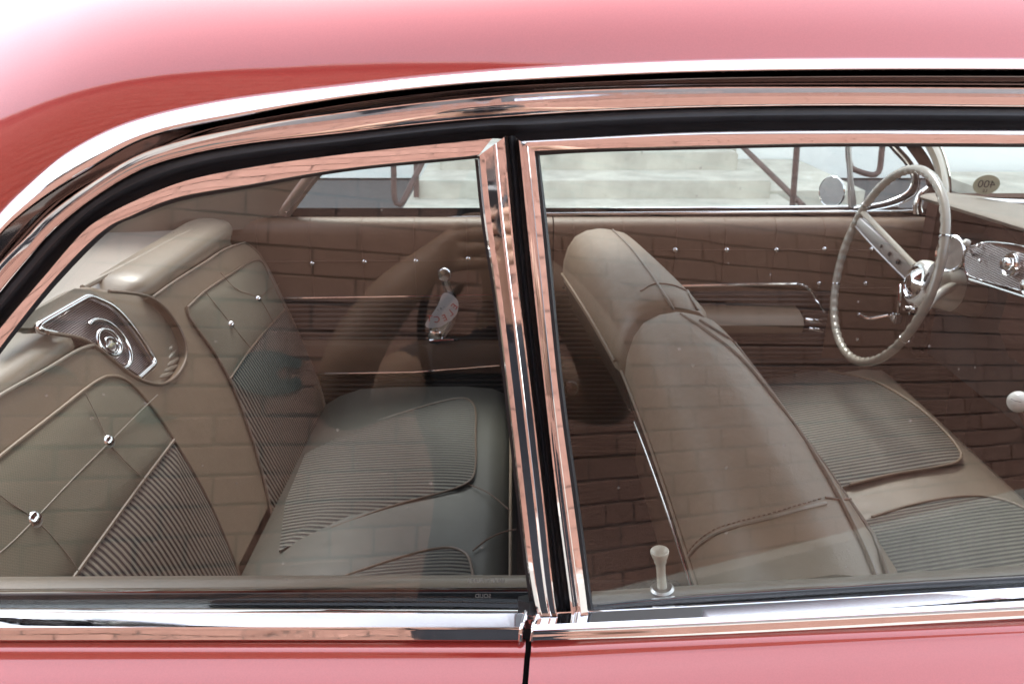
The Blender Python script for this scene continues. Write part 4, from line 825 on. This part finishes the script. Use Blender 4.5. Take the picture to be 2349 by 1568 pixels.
# front cushion
def FZ(px,py,off=0.0): return PN(px,py,(.67,0,.515+off),(-.20,0,1))
fc=sweepx('front_cushion',[(.40,.30),(.42,.47),(.50,.478),(.67,.508),(.80,.536),(.88,.548),(.925,.546),(.95,.53),(.965,.50),(.96,.40),(.93,.28)],.12,1.42,M_vinyl2,car,axis=1,closed=True)
k1=[(1560,1080),(1640,930),(1770,868),(1850,852),(1900,850),(2000,872),(2080,915),(2140,962),(2195,1022),(2206,1045),(2196,1058),(2150,1070),(2050,1086),(1950,1110),(1700,1190)]
k2=[(1700,1330),(2000,1185),(2080,1160),(2170,1141),(2240,1136),(2300,1145),(2360,1170),(2450,1230),(2600,1380),(2600,1650),(1700,1650)]
insert(k1,.010,M_pleat2,.0035,'ribbed_insert',uvC,fn=FZ,nrm=(-.2,0,1),par=fc); insert(k2,.010,M_pleat2,.0035,'ribbed_insert',uvC,fn=FZ,nrm=(-.2,0,1),par=fc)
piping(k1[4:14],.0028,par=fc,fn=FZ,off=.005,m=M_vinyl); piping(k2[1:9],.0028,par=fc,fn=FZ,off=.005,m=M_vinyl)
# lock knob on the near sill
kt=below(1513,1262,.062); kb=below(1519,1351,.062); ax=kt-kb; h=np.linalg.norm(ax)
lk=lathe('lock_knob',[(.0040,0),(.0037,h*.50),(.0040,h*.66),(.0050,h*.72),(.0050,h*.77),(.0058,h*.82),(.0073,h*.94),(.0075,h*.99),(.0070,h*1.005),(.0060,h*.985),(.0036,h*.93),(.0006,h*.91)],kb,ax,M_cream,car,seg=28)
lathe('knob_ferrule',[(.0095,-.0005),(.0098,.0010),(.0080,.0028),(.0050,.0030)],kb,ax,M_satin,lk,seg=28)
# ---- window crank with a hanging tag on the far quarter trim
ck=lathe('window_crank',[(.001,-.004),(.017,-.002),(.019,.004),(.017,.010),(.0145,.013),(.010,.0135),(.0005,.015)],PY(1020,628,1.47),(0,-1,.05),M_chrome2,car,seg=32)
lathe('crank_spindle',[(.022,-.006),(.022,.0),(.019,.008),(.019,.016),(.014,.02),(.0005,.02)],PY(1000,768,1.485),(0,-1,0),M_chrome2,ck,seg=24)
strip('crank_arm',[(1012,645),(1018,665),(1024,690),(1010,730),(985,760)],[(1030,642),(1038,662),(1050,690),(1045,735),(1020,775)],[(0,1.476),(0,1.470),(.2,1.467),(.3,1.470),(.7,1.470),(.8,1.467),(1,1.470),(1,1.476)],M_chrome2,ck,n=16,fn=lambda x,y,w:PY(x,y,w))
tube('handle_base',[PY(985,782,1.465),PY(1050,778,1.465)],.004,M_chrome,ck)
tg_out=[(1018,672),(1036,676),(1050,690),(1051,710),(1040,730),(1022,742),(1008,750),(978,750),(976,742),(990,722),(1004,700)]
tgp=cr(tg_out,44,True)[:-1]
tg=prism('tag',[PY(x,y,1.460) for x,y in tgp],(0,-.001,0),M_card); tag(tg,'small curved white tag with red ELECT lettering hanging on the window crank','tag')
def lett(s,x,y,ang,size,m):
    e1=np.array([-math.cos(ang),0,math.sin(ang)]); e2=np.array([math.sin(ang),0,math.cos(ang)]); e2=e2 if True else e2
    rt_=np.stack([e1,e2,np.array([0,-1.,0])],1); text('lettering',s,size,PY(x,y,1.4585),rt_,m,tg,ex=.0002)
for s,x,y,a in (('E',1043,703,R(50)),('L',1034,718,R(38)),('E',1020,729,R(22)),('C',1002,733,R(5)),('T',985,731,R(-10))): lett(s,x,y,-a,.0235,M_redink)
for s,x,y in (('r',1004,711),('e',1011,707),('-',1018,703)): lett(s,x,y,R(-35),.010,M_ink)
# ================================================================ PHOTOGRAPHER
dirc=np.array([0,math.cos(PITCH),-math.sin(PITCH)]); upc=np.array([0,math.sin(PITCH),math.cos(PITCH)])
cb=CP-dirc*.012
dc=empty('camera',cb-dirc*.1,'black camera held up to the photographer\'s face','camera')
lathe('lens',[(.034,-.10),(.034,-.07),(.037,-.065),(.037,-.01),(.034,0),(.031,-.002),(.030,-.012),(.0005,-.016)],cb,dirc,[M_dslr],dc,seg=28)
rtc=np.stack([np.array([1.,0,0]),dirc,upc],1)
v,f=boxg(cb-dirc*.135,(.132,.062,.088),rtc); o=mesh('body',v,f,M_dslr,dc,smooth=False)
bm=bmesh.new(); bm.from_mesh(o.data); bmesh.ops.bevel(bm,geom=bm.edges[:],offset=.012,segments=3,affect='EDGES'); bm.to_mesh(o.data); bm.free()
v,f=boxg(cb-dirc*.135+upc*.052,(.05,.06,.03),rtc); o=mesh('viewfinder',v,f,M_dslr,dc,smooth=False)
tube('strap',cr([cb-dirc*.14+[-.068,0,.02],(-.135,-.60,1.24),(-.12,-.68,1.12),(-.13,-.74,1.25),(-.09,-.82,1.32)],30),.007,M_dslr,dc,seg=6)
def skinned(name,chains,mats,parent=None,levels=2,matfn=None):
    "one continuous skinned surface from chains of (point, radius)"
    V=[];E=[];Rr_=[];key={}
    for ch in chains:
        prev=None
        for p_,r in ch:
            k=tuple(round(c,4) for c in p_)
            if k not in key: key[k]=len(V); V.append(p_); Rr_.append(r)
            i=key[k]
            if prev is not None and prev!=i: E.append((prev,i))
            prev=i
    me=bpy.data.meshes.new(name); me.from_pydata([tuple(v) for v in V],E,[]); o=bpy.data.objects.new(name,me); COL.objects.link(o)
    sk_=o.modifiers.new('skin','SKIN'); sk_.use_smooth_shade=True; su=o.modifiers.new('sub','SUBSURF'); su.levels=levels; su.render_levels=levels
    for i,r in enumerate(Rr_):
        me.skin_vertices[0].data[i].radius=(r,r) if not hasattr(r,'__len__') else r
    me.skin_vertices[0].data[0].use_root=True
    bpy.context.view_layer.update(); ev=o.evaluated_get(bpy.context.evaluated_depsgraph_get()); nm=bpy.data.meshes.new_from_object(ev)
    VV=np.array([v.co[:] for v in nm.vertices]); FF=[tuple(p.vertices) for p in nm.polygons]; COL.objects.unlink(o); bpy.data.objects.remove(o)
    mi=None
    if matfn: mi=[matfn(VV[list(q)].mean(0)) for q in FF]
    return mesh(name,VV,FF,mats,parent,sharp=180,mi=mi)
pe=empty('person',(0,-.84,0),'photographer in a black sleeveless top and trousers holding a camera, mirrored in the glass','person')
pel=(0,-.85,.78)
chains=[[(pel,(.15,.11)),((0,-.86,.92),(.145,.11)),((0,-.87,1.04),(.155,.11)),((0,-.87,1.15),(.165,.105)),((0,-.85,1.225),(.085,.07)),((0,-.82,1.28),(.052,.052)),((0,-.775,1.345),(.060,.065)),((0,-.745,1.40),(.078,.088)),((0,-.755,1.46),(.075,.09)),((0,-.765,1.51),(.045,.055))]]
for sx in(-1,1):
    chains.append([((0,-.87,1.15),(.165,.105)),((sx*.165,-.85,1.17),.062),((sx*.225,-.75,1.13),.050),((sx*.270,-.645,1.105),.047),((sx*.225,-.575,1.20),.044),((sx*.165,-.56,1.275),.036),((sx*.115,-.585,1.325),.026),((sx*.085,-.600,1.345),.028)])
    chains.append([(pel,(.15,.11)),((sx*.10,-.84,.70),.095),((sx*.105,-.76,.43),.062),((sx*.11,-.83,.24),.052),((sx*.11,-.87,.08),.038),((sx*.115,-.80,.035),.036),((sx*.12,-.70,.028),.028)])
    for k in range(4):   # fingers curl round the camera body
        b0=np.array([sx*.085,-.600,1.345]); off=np.array([0,0,.0])
        kn=b0+np.array([-sx*.012,.030-.004*k,.034-.021*k]); k2=kn+np.array([-sx*.024,.018,.0]); k3=k2+np.array([-sx*.018,-.004,-.002])
        chains.append([(tuple(b0),.028),(tuple(kn),.0105),(tuple(k2),.0092),(tuple(k3),.0078)])
    t0=np.array([sx*.085,-.600,1.345]); chains.append([(tuple(t0),.028),(tuple(t0+[-sx*.014,-.022,-.018]),.012),(tuple(t0+[-sx*.034,-.034,-.022]),.0095)])
ARM=[((.190,-.81,1.150),(.225,-.75,1.13),.058),((.225,-.75,1.13),(.270,-.645,1.105),.058),((.270,-.645,1.105),(.225,-.575,1.20),.056),((.225,-.575,1.20),(.165,-.56,1.275),.052),((.165,-.56,1.275),(.085,-.60,1.345),.05),((.085,-.60,1.345),(.02,-.56,1.37),.07)]
def pm(c):
    x,y,z=abs(c[0]),c[1],c[2]
    if z>1.245: return 0
    for a,b,r in ARM:
        a=np.array(a); b=np.array(b); t=np.dot(np.array([x,y,z])-a,b-a)/np.dot(b-a,b-a)
        if t>0 and np.linalg.norm(np.array([x,y,z])-a-(b-a)*min(1,t))<r: return 0
    return 1
pb_=skinned('body',chains,[M_skin,M_shirt],pe,3,pm)
hd=np.array([0,-.755,1.435])
mesh('hair',*(lambda g:(g[0],g[1]))(latheg([(.004,.098),(.04,.092),(.075,.066),(.092,.03),(.096,-.01),(.09,-.05),(.078,-.09),(.06,-.10)],hd+[0,-.022,.012],(0,-.25,1),20)),M_hair,pe)
for sx in(-1,1):
    lathe('ear',[(.006,-.006),(.017,-.002),(.019,.003),(.012,.006),(.004,.004)],hd+[sx*.083,.0,-.02],(sx,.2,0),M_skin,pe,seg=14)
    lathe('eye',[(.011*math.sin(t),-.011*math.cos(t)) for t in np.linspace(.05,3.1,9)],hd+[sx*.031,.072,-.002],(0,1,0),M_white,pe,seg=12)
tube('nose',cr([hd+[0,.082,.0],hd+[0,.098,-.022],hd+[0,.106,-.036],hd+[0,.090,-.044]],8),[.006,.007,.009,.011,.013,.013,.011,.007],M_skin,pe,seg=8)
tube('mouth',cr([hd+[-.024,.080,-.064],hd+[0,.090,-.066],hd+[.024,.080,-.064]],8),.005,mat('lips',(.42,.16,.13),.5),pe,seg=6)
for nm_ in ('M_etch',): pass
